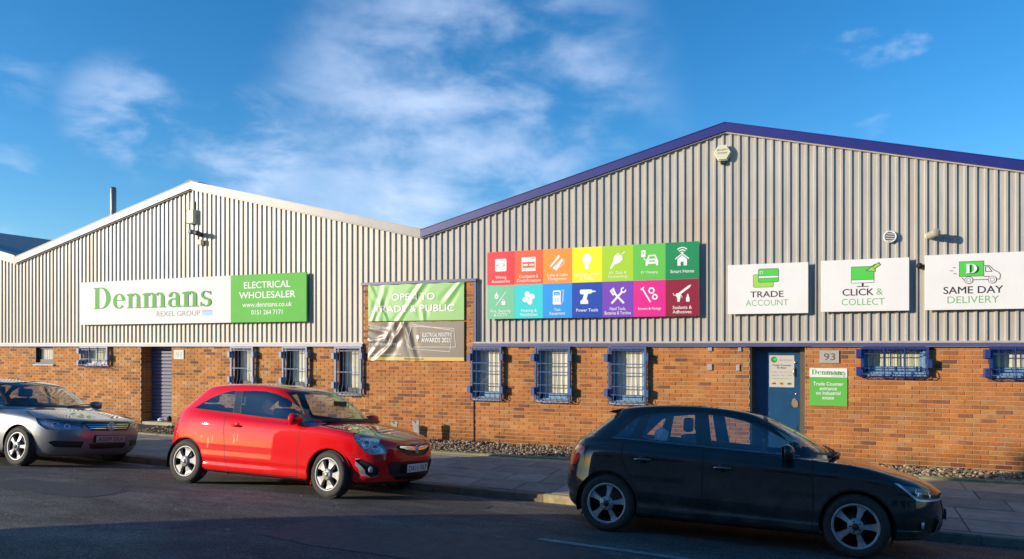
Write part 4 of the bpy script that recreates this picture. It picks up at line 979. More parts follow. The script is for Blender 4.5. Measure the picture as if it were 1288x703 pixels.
m = MB(); m.lathe([(.0, -.10), (.035, -.09), (.05, -.05), (.045, 0)], 'y', 16); m.build('dome', M_dark, a); MB().tube([(.0, -.04, 0), (.07, -.03, 0)], .02, 8).build('arm', M_darkframe, a)
for (x, z, w) in ((-2.03, 1.965, .075), (-2.035, 1.605, .085), (-1.49, 1.96, .06), (-1.52, 1.60, .06)):
    nm = {(-2.03, 1.965): 'upper left', (-2.035, 1.605): 'lower left', (-1.49, 1.96): 'upper right', (-1.52, 1.60): 'lower right'}[(x, z)]
    o = MB().bevbox(-w/2, w/2, -.025, -.001, -.06, .06, .008).build('wall_plate', plain('zinc', (.50,.50,.52), .4, .5, var=.1), None, (x, -.004, z)); tag(o, nm+' of four small zinc plates on the brick left of the blue door', 'wall plate', 'zinc plates left of the blue door')
o = MB().tube([(-25.7, 6, 5.0), (-25.7, 6, 8.1), (-25.7, 6, 8.15)], [.11, .11, .085], 14).build('flue_pipe', plain('flue_steel', (.22,.21,.20), .4, .6)); tag(o, 'thin grey steel flue pipe rising beyond the left roof slope', 'flue')
# two old posts by the wall and litter at the shutter
M_post = plain('post_white', (.55,.52,.44), .85, var=.25, vs=12)
for i, (x, y, h, nm) in enumerate(((-8.72, -.42, .42, 'shorter weathered white post by the wall behind the red bonnet'), (-8.14, -.42, .47, 'taller weathered white post by the wall past the red bonnet'))):
    m = MB(); q = .5-.12*i
    m.v = []; m.prism([(-.06,-.10),(.05,-.10),(.055,h*.75),(.075,h),(.03,h*1.03),(.0,h*.86),(-.05,h*1.0),(-.085,h*.97),(-.065,h*.7)], -.045, .045)
    o = m.build('post', M_post, None, (x, y, zpav(x, y))); o.rotation_euler = (0, R(2-5*i), R(18)); tag(o, nm, 'post', 'white posts at the wall foot')
g = random.Random(3); m = MB(); P_ = ICO
m.add([(v.x*.10*g.uniform(.8,1.2), v.y*.08*g.uniform(.8,1.2), .05+v.z*.055*g.uniform(.8,1.2)) for v in P_[0]], P_[1]); o = m.build('litter_bag', M_white, None, (-16.25, .02+.1, .015)); tag(o, 'crumpled white bag left at the foot of the navy shutter', 'bag')
m = MB(); m.add([(v.x*.07, v.y*.07, .09+v.z*.09) for v in P_[0]], P_[1]); o = m.build('litter_bag', M_dark, None, (-15.92, .1, .015)); tag(o, 'small black bag left at the right foot of the navy shutter', 'bag')
road_line(sub((-6.3, -3.98+.0), (-3.9, -4.72), 12, .012), .035); road_line(sub((-13.2, -4.35), (-11.0, -4.5), 8, .01), .07); road_line(sub((-2.75, -6.85), (-1.0, -6.98), 10, .012), .11); road_line(sub((-1.0, -6.98), (6.0, -6.98), 10, .012), .11)

# ------------------------------------------------------------------ cars
def paint(name, c, rough=.18, metal=0.0, dirt=.25, dirtc=(.22,.18,.13), flake=0, coat=1.0, streak=None):
    m, nt, p = newmat(name); l = nt.links.new
    tc_ = N(nt, 'ShaderNodeTexCoord'); s = N(nt, 'ShaderNodeSeparateXYZ'); l(tc_.outputs['Object'], s.inputs[0])
    n = N(nt, 'ShaderNodeTexNoise'); n.inputs['Scale'].default_value = 3.0; n.inputs['Detail'].default_value = 9; n.inputs['Roughness'].default_value = .72; l(tc_.outputs['Object'], n.inputs['Vector'])
    h = N(nt, 'ShaderNodeMapRange'); h.inputs['From Min'].default_value = .75; h.inputs['From Max'].default_value = .15; l(s.outputs['Z'], h.inputs['Value'])
    a = N(nt, 'ShaderNodeMapRange'); a.inputs['From Min'].default_value = .40; a.inputs['From Max'].default_value = .72; l(n.outputs['Fac'], a.inputs['Value'])
    q = N(nt, 'ShaderNodeMath', operation='ADD'); q.inputs[1].default_value = .12; l(h.outputs[0], q.inputs[0])
    k = N(nt, 'ShaderNodeMath', operation='MULTIPLY'); l(q.outputs[0], k.inputs[0]); l(a.outputs[0], k.inputs[1])
    k2 = N(nt, 'ShaderNodeMath', operation='MULTIPLY', use_clamp=True); l(k.outputs[0], k2.inputs[0]); k2.inputs[1].default_value = dirt*2
    mx = N(nt, 'ShaderNodeMix', data_type='RGBA'); l(k2.outputs[0], mx.inputs[0]); mx.inputs[6].default_value = (*c, 1); mx.inputs[7].default_value = (*dirtc, 1)
    out = mx.outputs[2]
    if streak:                                       # pale, mostly upright blotches mixed into the flank colour
        for (sx_, sz_, sw, sh_) in streak:
            mp = N(nt, 'ShaderNodeMapping'); mp.inputs['Location'].default_value = (-sx_/sw, 0, -sz_/sh_); mp.inputs['Scale'].default_value = (1/sw, 0, 1/sh_); l(tc_.outputs['Object'], mp.inputs[0])
            ln = N(nt, 'ShaderNodeVectorMath', operation='LENGTH'); wob = N(nt, 'ShaderNodeVectorMath', operation='ADD'); l(mp.outputs[0], wob.inputs[0])
            wn_ = N(nt, 'ShaderNodeTexNoise'); wn_.inputs['Scale'].default_value = 14; wn_.inputs['Detail'].default_value = 5; l(tc_.outputs['Object'], wn_.inputs['Vector'])
            sb = N(nt, 'ShaderNodeVectorMath', operation='SUBTRACT'); l(wn_.outputs['Color'], sb.inputs[0]); sb.inputs[1].default_value = (.5,.5,.5); sc_ = N(nt, 'ShaderNodeVectorMath', operation='SCALE'); sc_.inputs['Scale'].default_value = 3.2; l(sb.outputs[0], sc_.inputs[0]); l(sc_.outputs[0], wob.inputs[1])
            l(wob.outputs[0], ln.inputs[0]); rr = N(nt, 'ShaderNodeMapRange'); rr.inputs['From Min'].default_value = 1.0; rr.inputs['From Max'].default_value = .5; rr.inputs['To Max'].default_value = .5; l(ln.outputs['Value'], rr.inputs['Value'])
            m2 = N(nt, 'ShaderNodeMix', data_type='RGBA'); l(rr.outputs[0], m2.inputs[0]); l(out, m2.inputs[6]); m2.inputs[7].default_value = (.55,.45,.42,1); out = m2.outputs[2]
    l(out, p.inputs['Base Color']); p.inputs['Metallic'].default_value = metal; p.inputs['Specular IOR Level'].default_value = .02 if not metal else .5
    r = N(nt, 'ShaderNodeMapRange'); r.inputs['To Min'].default_value = rough+.15; r.inputs['To Max'].default_value = .6; l(k2.outputs[0], r.inputs['Value']); l(r.outputs[0], p.inputs['Roughness'])
    p.inputs['Coat Weight'].default_value = coat
    r2 = N(nt, 'ShaderNodeMapRange'); r2.inputs['To Min'].default_value = .02; r2.inputs['To Max'].default_value = .4; l(k2.outputs[0], r2.inputs['Value']); l(r2.outputs[0], p.inputs['Coat Roughness'])
    b = N(nt, 'ShaderNodeBump'); b.inputs['Strength'].default_value = .015; b.inputs['Distance'].default_value = .02
    n3 = N(nt, 'ShaderNodeTexNoise'); n3.inputs['Scale'].default_value = 2.2; n3.inputs['Detail'].default_value = 2; l(tc_.outputs['Object'], n3.inputs['Vector'])
    l(n3.outputs['Fac'], b.inputs['Height']); l(b.outputs[0], p.inputs['Normal']); l(b.outputs[0], p.inputs['Coat Normal'])
    return m
M_seam = plain('panel_gap', (.008,.008,.008), .8)
M_blk = plain('black_plastic', (.018,.018,.019), .45, var=.2, vs=20)
M_blkg = plain('gloss_black', (.01,.01,.011), .12, var=.05)
M_chr = plain('chrome', (.75,.76,.78), .12, 1.0, var=.03)
M_alloyb = plain('alloy_bright', (.88,.88,.88), .4, .0, var=.12, vs=12)
M_alloy = plain('alloy', (.33,.33,.32), .5, .2, var=.15, vs=12)
M_alloyd = plain('alloy_dirty', (.36,.36,.365), .45, .4, var=.25, vs=14)
M_tyre = plain('tyre_rubber', (.030,.029,.027), .8, var=.35, vs=10)
M_carglass = glassy('car_glass', (.80,.88,.92), .90, .01, .13)
M_screen = glassy('windscreen_glass', (.75,.82,.82), .9, .01)
M_lens = glassy('lamp_lens', (.97,.98,1), .97, .02, .05)
M_seat = plain('seat_fabric', (.05,.05,.055), .9, var=.15)
M_trimc = plain('cabin_trim', (.045,.045,.05), .7, var=.1)
M_refl = plain('lamp_reflector', (.60,.62,.66), .25, .5, var=.1)
M_redl = plain('red_lamp', (.80,.02,.015), .12, var=.05, coat=1); M_oranl = plain('amber_lamp', (.75,.22,.03), .15, coat=1)
M_plw = plain('plate_white', (.60,.60,.60), .6, var=.03); M_rub = plain('window_rubber', (.012,.012,.012), .6)

def pl(pts, x):                                     # smooth-ish interpolation through (x, v) pairs
    if isinstance(pts, (int, float)): return pts
    if x <= pts[0][0]: return pts[0][1]
    if x >= pts[-1][0]: return pts[-1][1]
    for i in range(len(pts)-1):
        if x <= pts[i+1][0]:
            x0, y0 = pts[i]; x1, y1 = pts[i+1]; t = (x-x0)/(x1-x0)
            m0 = (pts[i+1][1]-pts[i-1][1])/(pts[i+1][0]-pts[i-1][0]) if i else (y1-y0)/(x1-x0)
            m1 = (pts[i+2][1]-y0)/(pts[i+2][0]-x0) if i+2 < len(pts) else (y1-y0)/(x1-x0)
            h = x1-x0; return (2*t**3-3*t**2+1)*y0+(t**3-2*t**2+t)*h*m0+(-2*t**3+3*t**2)*y1+(t**3-t**2)*h*m1
def sqp(Xs, Ys, p, q):                              # square perimeter point -> |x|^p + |y|^q = 1
    lo, hi = .3, 1.0
    for _ in range(30):
        r = (lo+hi)/2
        if (r*abs(Xs))**p+(r*abs(Ys))**q > 1: hi = r
        else: lo = r
    return lo*Xs, lo*Ys
def catmull(P, n):
    """Centripetal spline through the control points, n steps per span."""
    out = []
    for i in range(len(P)-1):
        p1, p2 = P[i], P[i+1]; p0 = P[i-1] if i else p1-(p2-p1); p3 = P[i+2] if i+2 < len(P) else p2+(p2-p1)
        t0 = 0; t1 = t0+max((p1-p0).length, 1e-4)**.5; t2 = t1+max((p2-p1).length, 1e-4)**.5; t3 = t2+max((p3-p2).length, 1e-4)**.5
        for k in range(n):
            t = t1+(t2-t1)*k/n
            A1 = p0*((t1-t)/(t1-t0))+p1*((t-t0)/(t1-t0)); A2 = p1*((t2-t)/(t2-t1))+p2*((t-t1)/(t2-t1)); A3 = p2*((t3-t)/(t3-t2))+p3*((t-t2)/(t3-t2))
            B1 = A1*((t2-t)/(t2-t0))+A2*((t-t0)/(t2-t0)); B2 = A2*((t3-t)/(t3-t1))+A3*((t-t1)/(t3-t1))
            out.append(B1*((t2-t)/(t2-t1))+B2*((t-t1)/(t2-t1)))
    out.append(P[-1].copy()); return out
AX = {'side': (lambda c: (c.x, c.z), Vector((0, 1, 0))), 'front': (lambda c: (c.y, c.z), Vector((1, 0, 0))), 'top': (lambda c: (c.x, c.y), Vector((0, 0, 1)))}
def diag(deg):       # view from front corner: u along the diagonal, direction d
    a = R(deg); return (lambda c: (c.x*cos(a)-(-c.y)*sin(a)*-1*-1, c.z), Vector((sin(a), cos(a), 0)))
def inpoly(u, v, P):
    c = False; j = len(P)-1
    for i in range(len(P)):
        if (P[i][1] > v) != (P[j][1] > v) and u < (P[j][0]-P[i][0])*(v-P[i][1])/(P[j][1]-P[i][1]+1e-12)+P[i][0]: c = not c
        j = i
    return c
class Body:
    """Half body (right side, y <= 0) lofted through plan contours, cut into panels, then mirrored."""
    def __init__(s, rows, wf, ns=84, nr=12, nf=16, nv=4):
        per = [(-1, i/nr) for i in range(nr)]+[(-1+2*i/ns, 1) for i in range(ns)]+[(1, 1-i/nf) for i in range(nf+1)]
        cols = []
        for (Xs, Ys) in per:
            C = []
            for r in rows:
                xr, xf, w = r['xr'], r['xf'], r['w']; t = (Xs+1)/2; t = t*t*(3-2*t)
                px, py = sqp(Xs, Ys, r.get('p', 8), lerp(r.get('qr', 2.6), r.get('qf', 2.4), t)); x = (xr+xf)/2+px*(xf-xr)/2
                y = w*wf(x)*py; z = pl(r['z'], x); C.append(Vector((x, -y, z)))
            cols.append(catmull(C, nv))
        nvv = len(cols[0]); bm = s.bm = bmesh.new(); s.rid = bm.faces.layers.int.new('rid'); s.nl = bm.verts.layers.float_vector.new('sn')
        V = [[bm.verts.new(p) for p in c] for c in cols]
        for i in range(len(V)-1):
            for j in range(nvv-1):
                try: bm.faces.new((V[i][j], V[i+1][j], V[i+1][j+1], V[i][j+1]))
                except ValueError: pass
        bmesh.ops.remove_doubles(bm, verts=bm.verts, dist=2e-5)
        bmesh.ops.dissolve_degenerate(bm, edges=bm.edges, dist=1e-5)
        bm.normal_update()
        cen = Vector((sum(v.co.x for v in bm.verts)/len(bm.verts), 0, .7))
        if sum((f.calc_center_median()-cen).dot(f.normal)*f.calc_area() for f in bm.faces) < 0:
            bmesh.ops.reverse_faces(bm, faces=bm.faces); bm.normal_update()
        s.sync(); s.regions = {}
    wx = 0
    def warp(s, c): return Vector((c.x+s.wx*max(0, c.x-2.8), c.y, c.z))
    def sync(s):
        for v in s.bm.verts:
            n = Vector((0, 0, 0))
            for f in v.link_faces: n += f.normal*f.calc_area()
            if abs(v.co.y) < 1e-4: n.y = 0
            v[s.nl] = n.normalized() if n.length else Vector((0, 0, 1))
        s.bvh = BVHTree.FromBMesh(s.bm)
    def hit(s, o, d):
        r = s.bvh.ray_cast(Vector(o), Vector(d).normalized()); return r[0], r[1]
    def side(s, x, z):
        p, n = s.hit((x, -3, z), (0, 1, 0)); return p, n
    def cut(s, poly, ax, pred=lambda c, n: True):
        proj_, d = AX[ax] if isinstance(ax, str) else ax
        us = [p[0] for p in poly]; vs = [p[1] for p in poly]; e = .004; B = (min(us)-e, max(us)+e, min(vs)-e, max(vs)+e)
        ok = []
        for f in s.bm.faces:
            c = f.calc_center_median(); u, v = proj_(c)
            if B[0]-.12 < u < B[1]+.12 and B[2]-.12 < v < B[3]+.12 and pred(c, f.normal): ok.append(f)
        n = len(poly)
        for i in range(n):
            a, b = poly[i], poly[(i+1) % n]; lo = (min(a[0], b[0])-e, max(a[0], b[0])+e, min(a[1], b[1])-e, max(a[1], b[1])+e)
            sel = []
            for f in ok:
                if not f.is_valid: continue
                q = [proj_(v.co) for v in f.verts]; qu = [t[0] for t in q]; qv = [t[1] for t in q]
                if max(qu) < lo[0] or min(qu) > lo[1] or max(qv) < lo[2] or min(qv) > lo[3]: continue
                sel.append(f)
            if not sel: continue
            # plane through a, b containing the view direction
            def lift(u, v):
                if ax == 'side': return Vector((u, 0, v))
                if ax == 'front': return Vector((0, u, v))
                if ax == 'top': return Vector((u, v, 0))
            A, Bv = lift(*a), lift(*b); no = (Bv-A).cross(d)
            if no.length < 1e-9: continue
            no.normalize()
            g = set(sel); 
            for f in sel: g.update(f.edges); g.update(f.verts)
            r = bmesh.ops.bisect_plane(s.bm, geom=list(g), dist=1e-6, plane_co=A, plane_no=no)
            new = [x for x in r['geom'] if isinstance(x, bmesh.types.BMFace)]
            ok = list({f for f in ok if f.is_valid}|set(f for f in new if f.is_valid))
        ins = []
        for f in ok:
            if f.is_valid:
                c = f.calc_center_median(); u, v = proj_(c)
                if inpoly(u, v, poly): ins.append(f)
        return ins
    def region(s, name, poly, ax='side', pred=lambda c, n: True, over=None):
        if name not in s.regions: s.regions[name] = len(s.regions)+1
        k = s.regions[name]; ids = None if over is None else {0 if o == 'body' else s.regions[o] for o in over}
        for f in s.cut(poly, ax, pred):
            if ids is None or f[s.rid] in ids: f[s.rid] = k
    def band(s, name, pts, w, ax='side', pred=lambda c, n: True, over=('body',)):
        for (a, b) in zip(pts, pts[1:]):
            d = Vector((b[0]-a[0], b[1]-a[1])).normalized(); n = Vector((-d.y, d.x))*w/2; d = d*w*.3
            s.region(name, [(a[0]-d.x+n.x, a[1]-d.y+n.y), (a[0]-d.x-n.x, a[1]-d.y-n.y), (b[0]+d.x-n.x, b[1]+d.y-n.y), (b[0]+d.x+n.x, b[1]+d.y+n.y)], ax, pred, over)
    def extract(s, names, mats, mirror, join, push=0.0, skirt=True):
        """Mesh of the faces of the named regions. mirror: 0 right, 1 left, 2 both joined."""
        ids = {(0 if n == 'body' else s.regions.get(n, -1)): i for i, n in enumerate(names)}
        fs = [f for f in s.bm.faces if f[s.rid] in ids]
        if not fs: return None
        V = []; NN = []; F = []; MI = []; idx = {}
        for f in fs:
            for v in f.verts:
                if v.index not in idx: idx[v.index] = len(V); V.append(s.warp(v.co-v[s.nl]*push)); NN.append(v[s.nl].copy())
            F.append([idx[v.index] for v in f.verts]); MI.append(ids[f[s.rid]])
        if push and skirt:
            inset = set(fs); 
            for f in fs:
                for l in f.loops:
                    e = l.edge
                    if any(g not in inset for g in e.link_faces if g != f) and abs(e.verts[0].co.y)+abs(e.verts[1].co.y) > 1e-3:
                        a, b = l.vert, l.link_loop_next.vert; n0 = len(V); V += [s.warp(a.co), s.warp(b.co)]
                        t = (b.co-a.co).cross(a[s.nl]).normalized(); NN += [t, t]
                        F.append([n0+1, n0, idx[a.index], idx[b.index]][::-1]); MI.append(0)
        out = []
        for side in ([0] if mirror == 0 else [1] if mirror == 1 else [0, 1]):
            b = len(out[0][0]) if out else 0
            if side == 0: out.append((V, NN, F, MI))
            else: out.append(([Vector((v.x, -v.y, v.z)) for v in V], [Vector((n.x, -n.y, n.z)) for n in NN], [[i for i in f[::-1]] for f in F], MI))
        VV = []; NM = []; FF = []; MM = []
        for (v, n, f, mi) in out:
            b = len(VV); VV += v; NM += n; FF += [[i+b for i in q] for q in f]; MM += mi
        me = bpy.data.meshes.new(names[0]); me.from_pydata([tuple(v) for v in VV], [], FF)
        for mt in mats: me.materials.append(mt)
        me.polygons.foreach_set('material_index', MM); me.polygons.foreach_set('use_smooth', [True]*len(FF))
        me.validate(); me.normals_split_custom_set_from_vertices([tuple(n) for n in NM][:len(me.vertices)])
        return me
def circle(x, z, r, n=30): return [(x+r*cos(2*pi*i/n), z+r*sin(2*pi*i/n)) for i in range(n)]
def wheel_meshes(r, w, rim, style, alloy):
    out = {}
    m = MB(); h = w/2; s = r-rim                                        # tyre: axis y, outer face towards -y
    prof = [(rim-.012, h*.80), (rim+.004, h*.92), (rim+s*.45, h*1.0), (rim+s*.80, h*.93), (r-.012, h*.80), (r, h*.60)]
    tr = []
    for k in range(-2, 3): tr += [(r, k*h*.28-.02*0-.006), (r-.007, k*h*.28-.004), (r-.007, k*h*.28+.004), (r, k*h*.28+.006)]
    full = [(a, b) for a, b in prof]+[(a, -b) for a, b in sorted(tr, key=lambda t: t[1])][:0]+[(a, b) for a, b in tr[::-1]]+[(a, -b) for a, b in prof[::-1]]
    m.lathe(full, 'y', 56); out['tyre'] = m.mesh('tyre', M_tyre)
    m = MB(); m.lathe([(rim*.30, .0), (rim-.03, h*.4), (rim-.02, h*.7)], 'y', 40); m.lathe([(rim-.014, h*.85), (rim-.022, -h*.4), (rim-.018, -h*.86)], 'y', 40)
    m.lathe([(.0, -h*.05), (rim*.68, -h*.05), (rim*.68, h*.2)], 'y', 36); out['barrel'] = m.mesh('barrel', M_blk)
    m = MB(); m.lathe([(rim-.020, -h*.70), (rim-.018, -h*.93), (rim+.002, -h*.96), (rim+.006, -h*.90), (rim-.004, -h*.80)], 'y', 56)
    y0 = -h*.80; nsp = 5
    for k in range(nsp):
        q0 = 2*pi*k/nsp+pi/2
        def pt(rad, ang, y): return (rad*cos(q0+ang), y, rad*sin(q0+ang))
        ri = rim-.016; sect = []
        if style == 'fat': segs = [(.05, .62, -.02), (rim*.42, .32, -.006), (rim*.72, .36, .0), (ri, .46, -.004)]
        else: segs = [(.045, .52, -.03), (rim*.40, .27, -.012), (rim*.72, .21, .0), (ri, .25, -.004)]
        P_ = []; 
        for (rad, wa, dy) in segs:
            P_ += [pt(rad, -wa, y0+dy+.032), pt(rad, -wa*.80, y0+dy), pt(rad, wa*.80, y0+dy), pt(rad, wa, y0+dy+.032)]
        F_ = []
        for i in range(len(segs)-1):
            for j in range(3): F_.append((4*i+j, 4*i+j+1, 4*i+5+j, 4*i+4+j))
        m.add(P_, F_)
    m.lathe([(.0, y0-.03), (.062, y0-.03), (.074, y0-.02), (.076, y0+.03)], 'y', 24)
    out['rim'] = m.mesh('rim', alloy)
    m = MB(); m.lathe([(.0, y0-.040), (.030, y0-.040), (.034, y0-.030)], 'y', 18); out['hub_cap'] = m.mesh('hub_cap', M_alloyd if style == 'fat' else M_blk)
    m = MB()
    for k in range(5): q = 2*pi*(k+.5)/5+pi/2; m.lathe([(.0, y0-.032), (.0085, y0-.032), (.0095, y0-.02)], 'y', 8, (.050*cos(q), 0, .050*sin(q)))
    out['wheel_bolts'] = m.mesh('wheel_bolts', M_blk)
    return out
def put_wheels(car, xs, track, r, w, rim, style, alloy, steer=0.0, rots=(0, .5, .2, .9)):
    W = wheel_meshes(r, w, rim, style, alloy); i = 0
    for x in xs:
        for sd_ in (-1, 1):
            o = link('wheel', W['barrel'], car, (x, sd_*(track/2), r))
            o.rotation_mode = 'XYZ'; o.rotation_euler = (0, rots[i], (pi if sd_ > 0 else 0)+(steer if x > 1 else 0)); i += 1
            for n in ('tyre', 'rim', 'hub_cap', 'wheel_bolts'): link(n, W[n], o)
def arch_liner(car, B, x, z, r, track):
    m = MB(); n = 26; P_ = []
    a0, a1 = R(-28), R(208)
    for i in range(n+1):
        a = lerp(a0, a1, i/n); px, pz = x+r*cos(a), z+r*sin(a); p, _ = B.side(px+.0*cos(a), max(pz, .16)+.0)
        y = (p.y if p else -.8)
        P_ += [(px+.012*cos(a), y-.002, pz+.012*sin(a)), (px-.006*cos(a), y+.002, pz-.006*sin(a)), (px-.004*cos(a), y+.03, pz-.004*sin(a))]
    F_ = []
    for i in range(n):
        for j in range(2): F_.append((3*i+j, 3*i+j+1, 3*i+4+j, 3*i+3+j))
    return P_, F_
def mirror_mb(m):
    o = MB(); o.v = [(x, -y, z) for x, y, z in m.v]; o.f = [f[::-1] for f in m.f]; o.mi = list(m.mi); o.sm = list(m.sm); return o
def rounded(x0, x1, y0, y1, z0, z1, r=.05, n=3):
    """Box with rounded edges as an MB."""
    bm = bmesh.new(); bmesh.ops.create_cube(bm, size=1)
    for v in bm.verts: v.co = Vector(((x0+x1)/2+v.co.x*(x1-x0), (y0+y1)/2+v.co.y*(y1-y0), (z0+z1)/2+v.co.z*(z1-z0)))
    bmesh.ops.bevel(bm, geom=bm.edges, offset=r, segments=n, affect='EDGES', profile=.5); m = MB(); m.v = [tuple(v.co) for v in bm.verts]
    bm.verts.index_update()
    for f in bm.faces: m.f.append([v.index for v in f.verts]); m.mi.append(0); m.sm.append(True)
    bm.free(); return m
def seat(car, x, y, z, col=M_seat):
    b = rounded(x-.24, x+.26, y-.24, y+.24, z, z+.16, .05); s1 = b.build('seat', col, car, fix=False)
    b = rounded(x-.30, x-.18, y-.23, y+.23, z+.1, z+.64, .05); 
    b.v = [(a-(c-z)*.22, d, c) for a, d, c in b.v]; b.build('backrest', col, s1, fix=False)
    b = rounded(x-.42, x-.34, y-.13, y+.13, z+.66, z+.82, .035); b.build('headrest', col, s1, fix=False)
def steering(car, x, y, z):
    m = MB(); P_ = [(x+.10*sin(a)*-.35, y+.18*cos(a), z+.18*sin(a)) for a in [2*pi*i/20 for i in range(20)]]; m.tube(P_, .015, 8, closed=True)
    m.tube([(x, y-.17, z), (x, y+.17, z)], .018, 6); m.tube([(x, y, z), (x+.35, y, z-.1)], .03, 6); m.build('steering_wheel', M_blk, car)
def mirror_part(car, p, mat, sx=1.0, sd_=-1):
    """Door mirror: painted shell, dark foot, glass facing the rear."""
    x, y, z = p; m = MB(); bm = bmesh.new(); bmesh.ops.create_uvsphere(bm, u_segments=20, v_segments=12, radius=1)
    for v in bm.verts:
        c = v.co; f = 1 if c.x > 0 else .35
        sy = math.copysign(abs(c.y)**.75, c.y); sz = math.copysign(abs(c.z)**.75, c.z)
        v.co = Vector((x+c.x*.085*f*sx, y+sd_*.11+sy*.115, z+sz*.078*(1-.15*c.y*-sd_)))
    mm = MB(); bm.verts.index_update(); mm.v = [tuple(v.co) for v in bm.verts]
    for f in bm.faces: mm.f.append([v.index for v in f.verts]); mm.mi.append(0); mm.sm.append(True)
    bm.free(); o = mm.build('wing_mirror', mat, car, fix=True)
    MB().bevbox(x-.042, x-.026, y+sd_*.11-.085, y+sd_*.11+.085, z-.055, z+.058, .004).build('mirror_glass', M_blkg, o)
    m = MB(); m.tube([(x+.02, y-sd_*.05, z-.085), (x+.01, y+sd_*.05, z-.06)], [.035, .03], 8); m.build('foot', M_blk, o)
def handle(car, B, x, z, mat, sd_, w=.20, ring=True):
    p, n = B.side(x, z); y = p.y*(1 if sd_ < 0 else -1); s = -1 if sd_ < 0 else 1
    m = MB(); P_ = []
    for i in range(9):
        t = i/8; P_.append((x-w/2+w*t, y+s*(.012+.03*sin(pi*t)**.5), z+.004*sin(pi*t)))
    m.tube(P_, [.008, .013, .015, .016, .016, .016, .015, .013, .008], 8); o = m.build('door_handle', mat, car)
    m = MB(); m.lathe([(.0, -.003*1), (.04, -.003), (.047, 0)] if s < 0 else [(.0, .003), (.04, .003), (.047, 0)], 'y', 20, (x+.0, y, z)); m.build('handle_cup', M_blk if ring else mat, o)
def lamp(car, B, x, z, r, s_, mat=None, name='reflector', depth=.03, push=.03):
    p, n = B.side(x, z); p = B.warp(p)
    d = (n*.75+Vector((.65, 0, 0))).normalized(); c = p-n*push; m = MB(); m.lathe([(.0, -depth), (r*.45, -depth*.85), (r*.8, -depth*.35), (r, 0), (r*1.12, -.004)], 'x', 22)
    q = Vector((1, 0, 0)).rotation_difference(d).to_matrix(); m.v = [tuple(q @ Vector(v)+c) for v in m.v]
    m.v = [(a, b*(1 if s_ < 0 else -1), e) for a, b, e in m.v]; m.build(name, mat or M_chr, car)
def front_lamp(car, B, y, z, r, s_, name, mat):
    p, n = B.hit((5, y, z), (-1, 0, 0)); p = B.warp(p); d = (n*.3+Vector((1, 0, 0))).normalized(); c = p-d*.018; m = MB(); m.lathe([(.0, .004), (r*.7, .003), (r, -.004), (r*1.1, -.02)], 'x', 20)
    q = Vector((1, 0, 0)).rotation_difference(d).to_matrix(); m.v = [tuple(q @ Vector(v)+c) for v in m.v]; m.v = [(a, b*(1 if s_ < 0 else -1), e) for a, b, e in m.v]; m.build(name, mat, car)
def number_plate(car, x, z, s, rear=False, mat=None, w=.52, yaw=0):
    o = MB().bevbox(-.26, .26, -.008, 0, -.055, .055, .004).build('number_plate', mat or M_plw, car, (x, 0, z))
    o.rotation_euler = (0, 0, R(90) if not rear else R(-90))
    me = text(s, 0, 0, .46, .076, M_dtxt, o, -.0092, .01, space=1.05); return o
def finish(car, B, spec, col, M_paint):
    """Turn cut regions into parts. spec rows: name, regions, materials, side mode ('pair' or 'one'), push."""
    B.bm.verts.index_update()
    for row in spec:
        name, regs, mats, mode = row[:4]; push = row[4] if len(row) > 4 else 0; par = row[5] if len(row) > 5 else None
        for md in ((0, 1) if mode == 'pair' else (2,)):
            me = B.extract(regs, mats, md, None, push)
            if me: link(name, me, car)
    me = B.extract(['body','door','rear_door','bonnet','pillar'], [M_trimc]*5, 2, None, .022, False)
    if me: link('cabin_lining', me, car)

M_hdl = plain('handle_dark_chrome', (.20,.20,.21), .2, .9, var=.05)
SIDE = lambda c, n: c.y < -.35 and n.y < -.12
def car_root(name, x, ynear, half, S, label, cat='car', group=None):
    ph = math.atan(.10); z = zroad(x, ynear)
    r = empty(name, (0, 0, 0), label, cat, group, rot=(-ph, .0105, 0)); r.scale = (S, S, S)
    r.rotation_euler = (-ph, .0105, 0)
    M_ = r.rotation_euler.to_matrix(); r.location = Vector((x, ynear, z))-M_ @ Vector((0, -half*S, 0)); return r
def underside(car, xa, xb, h):
    MB().box(xa, xb, -.62, .62, .17, .20).build('floor_pan', M_blk, car)
    MB().tube([(xa-.1, .3, .19), (xb*.6, .3, .17)], .03, 8).build('exhaust_pipe', M_alloyd, car)
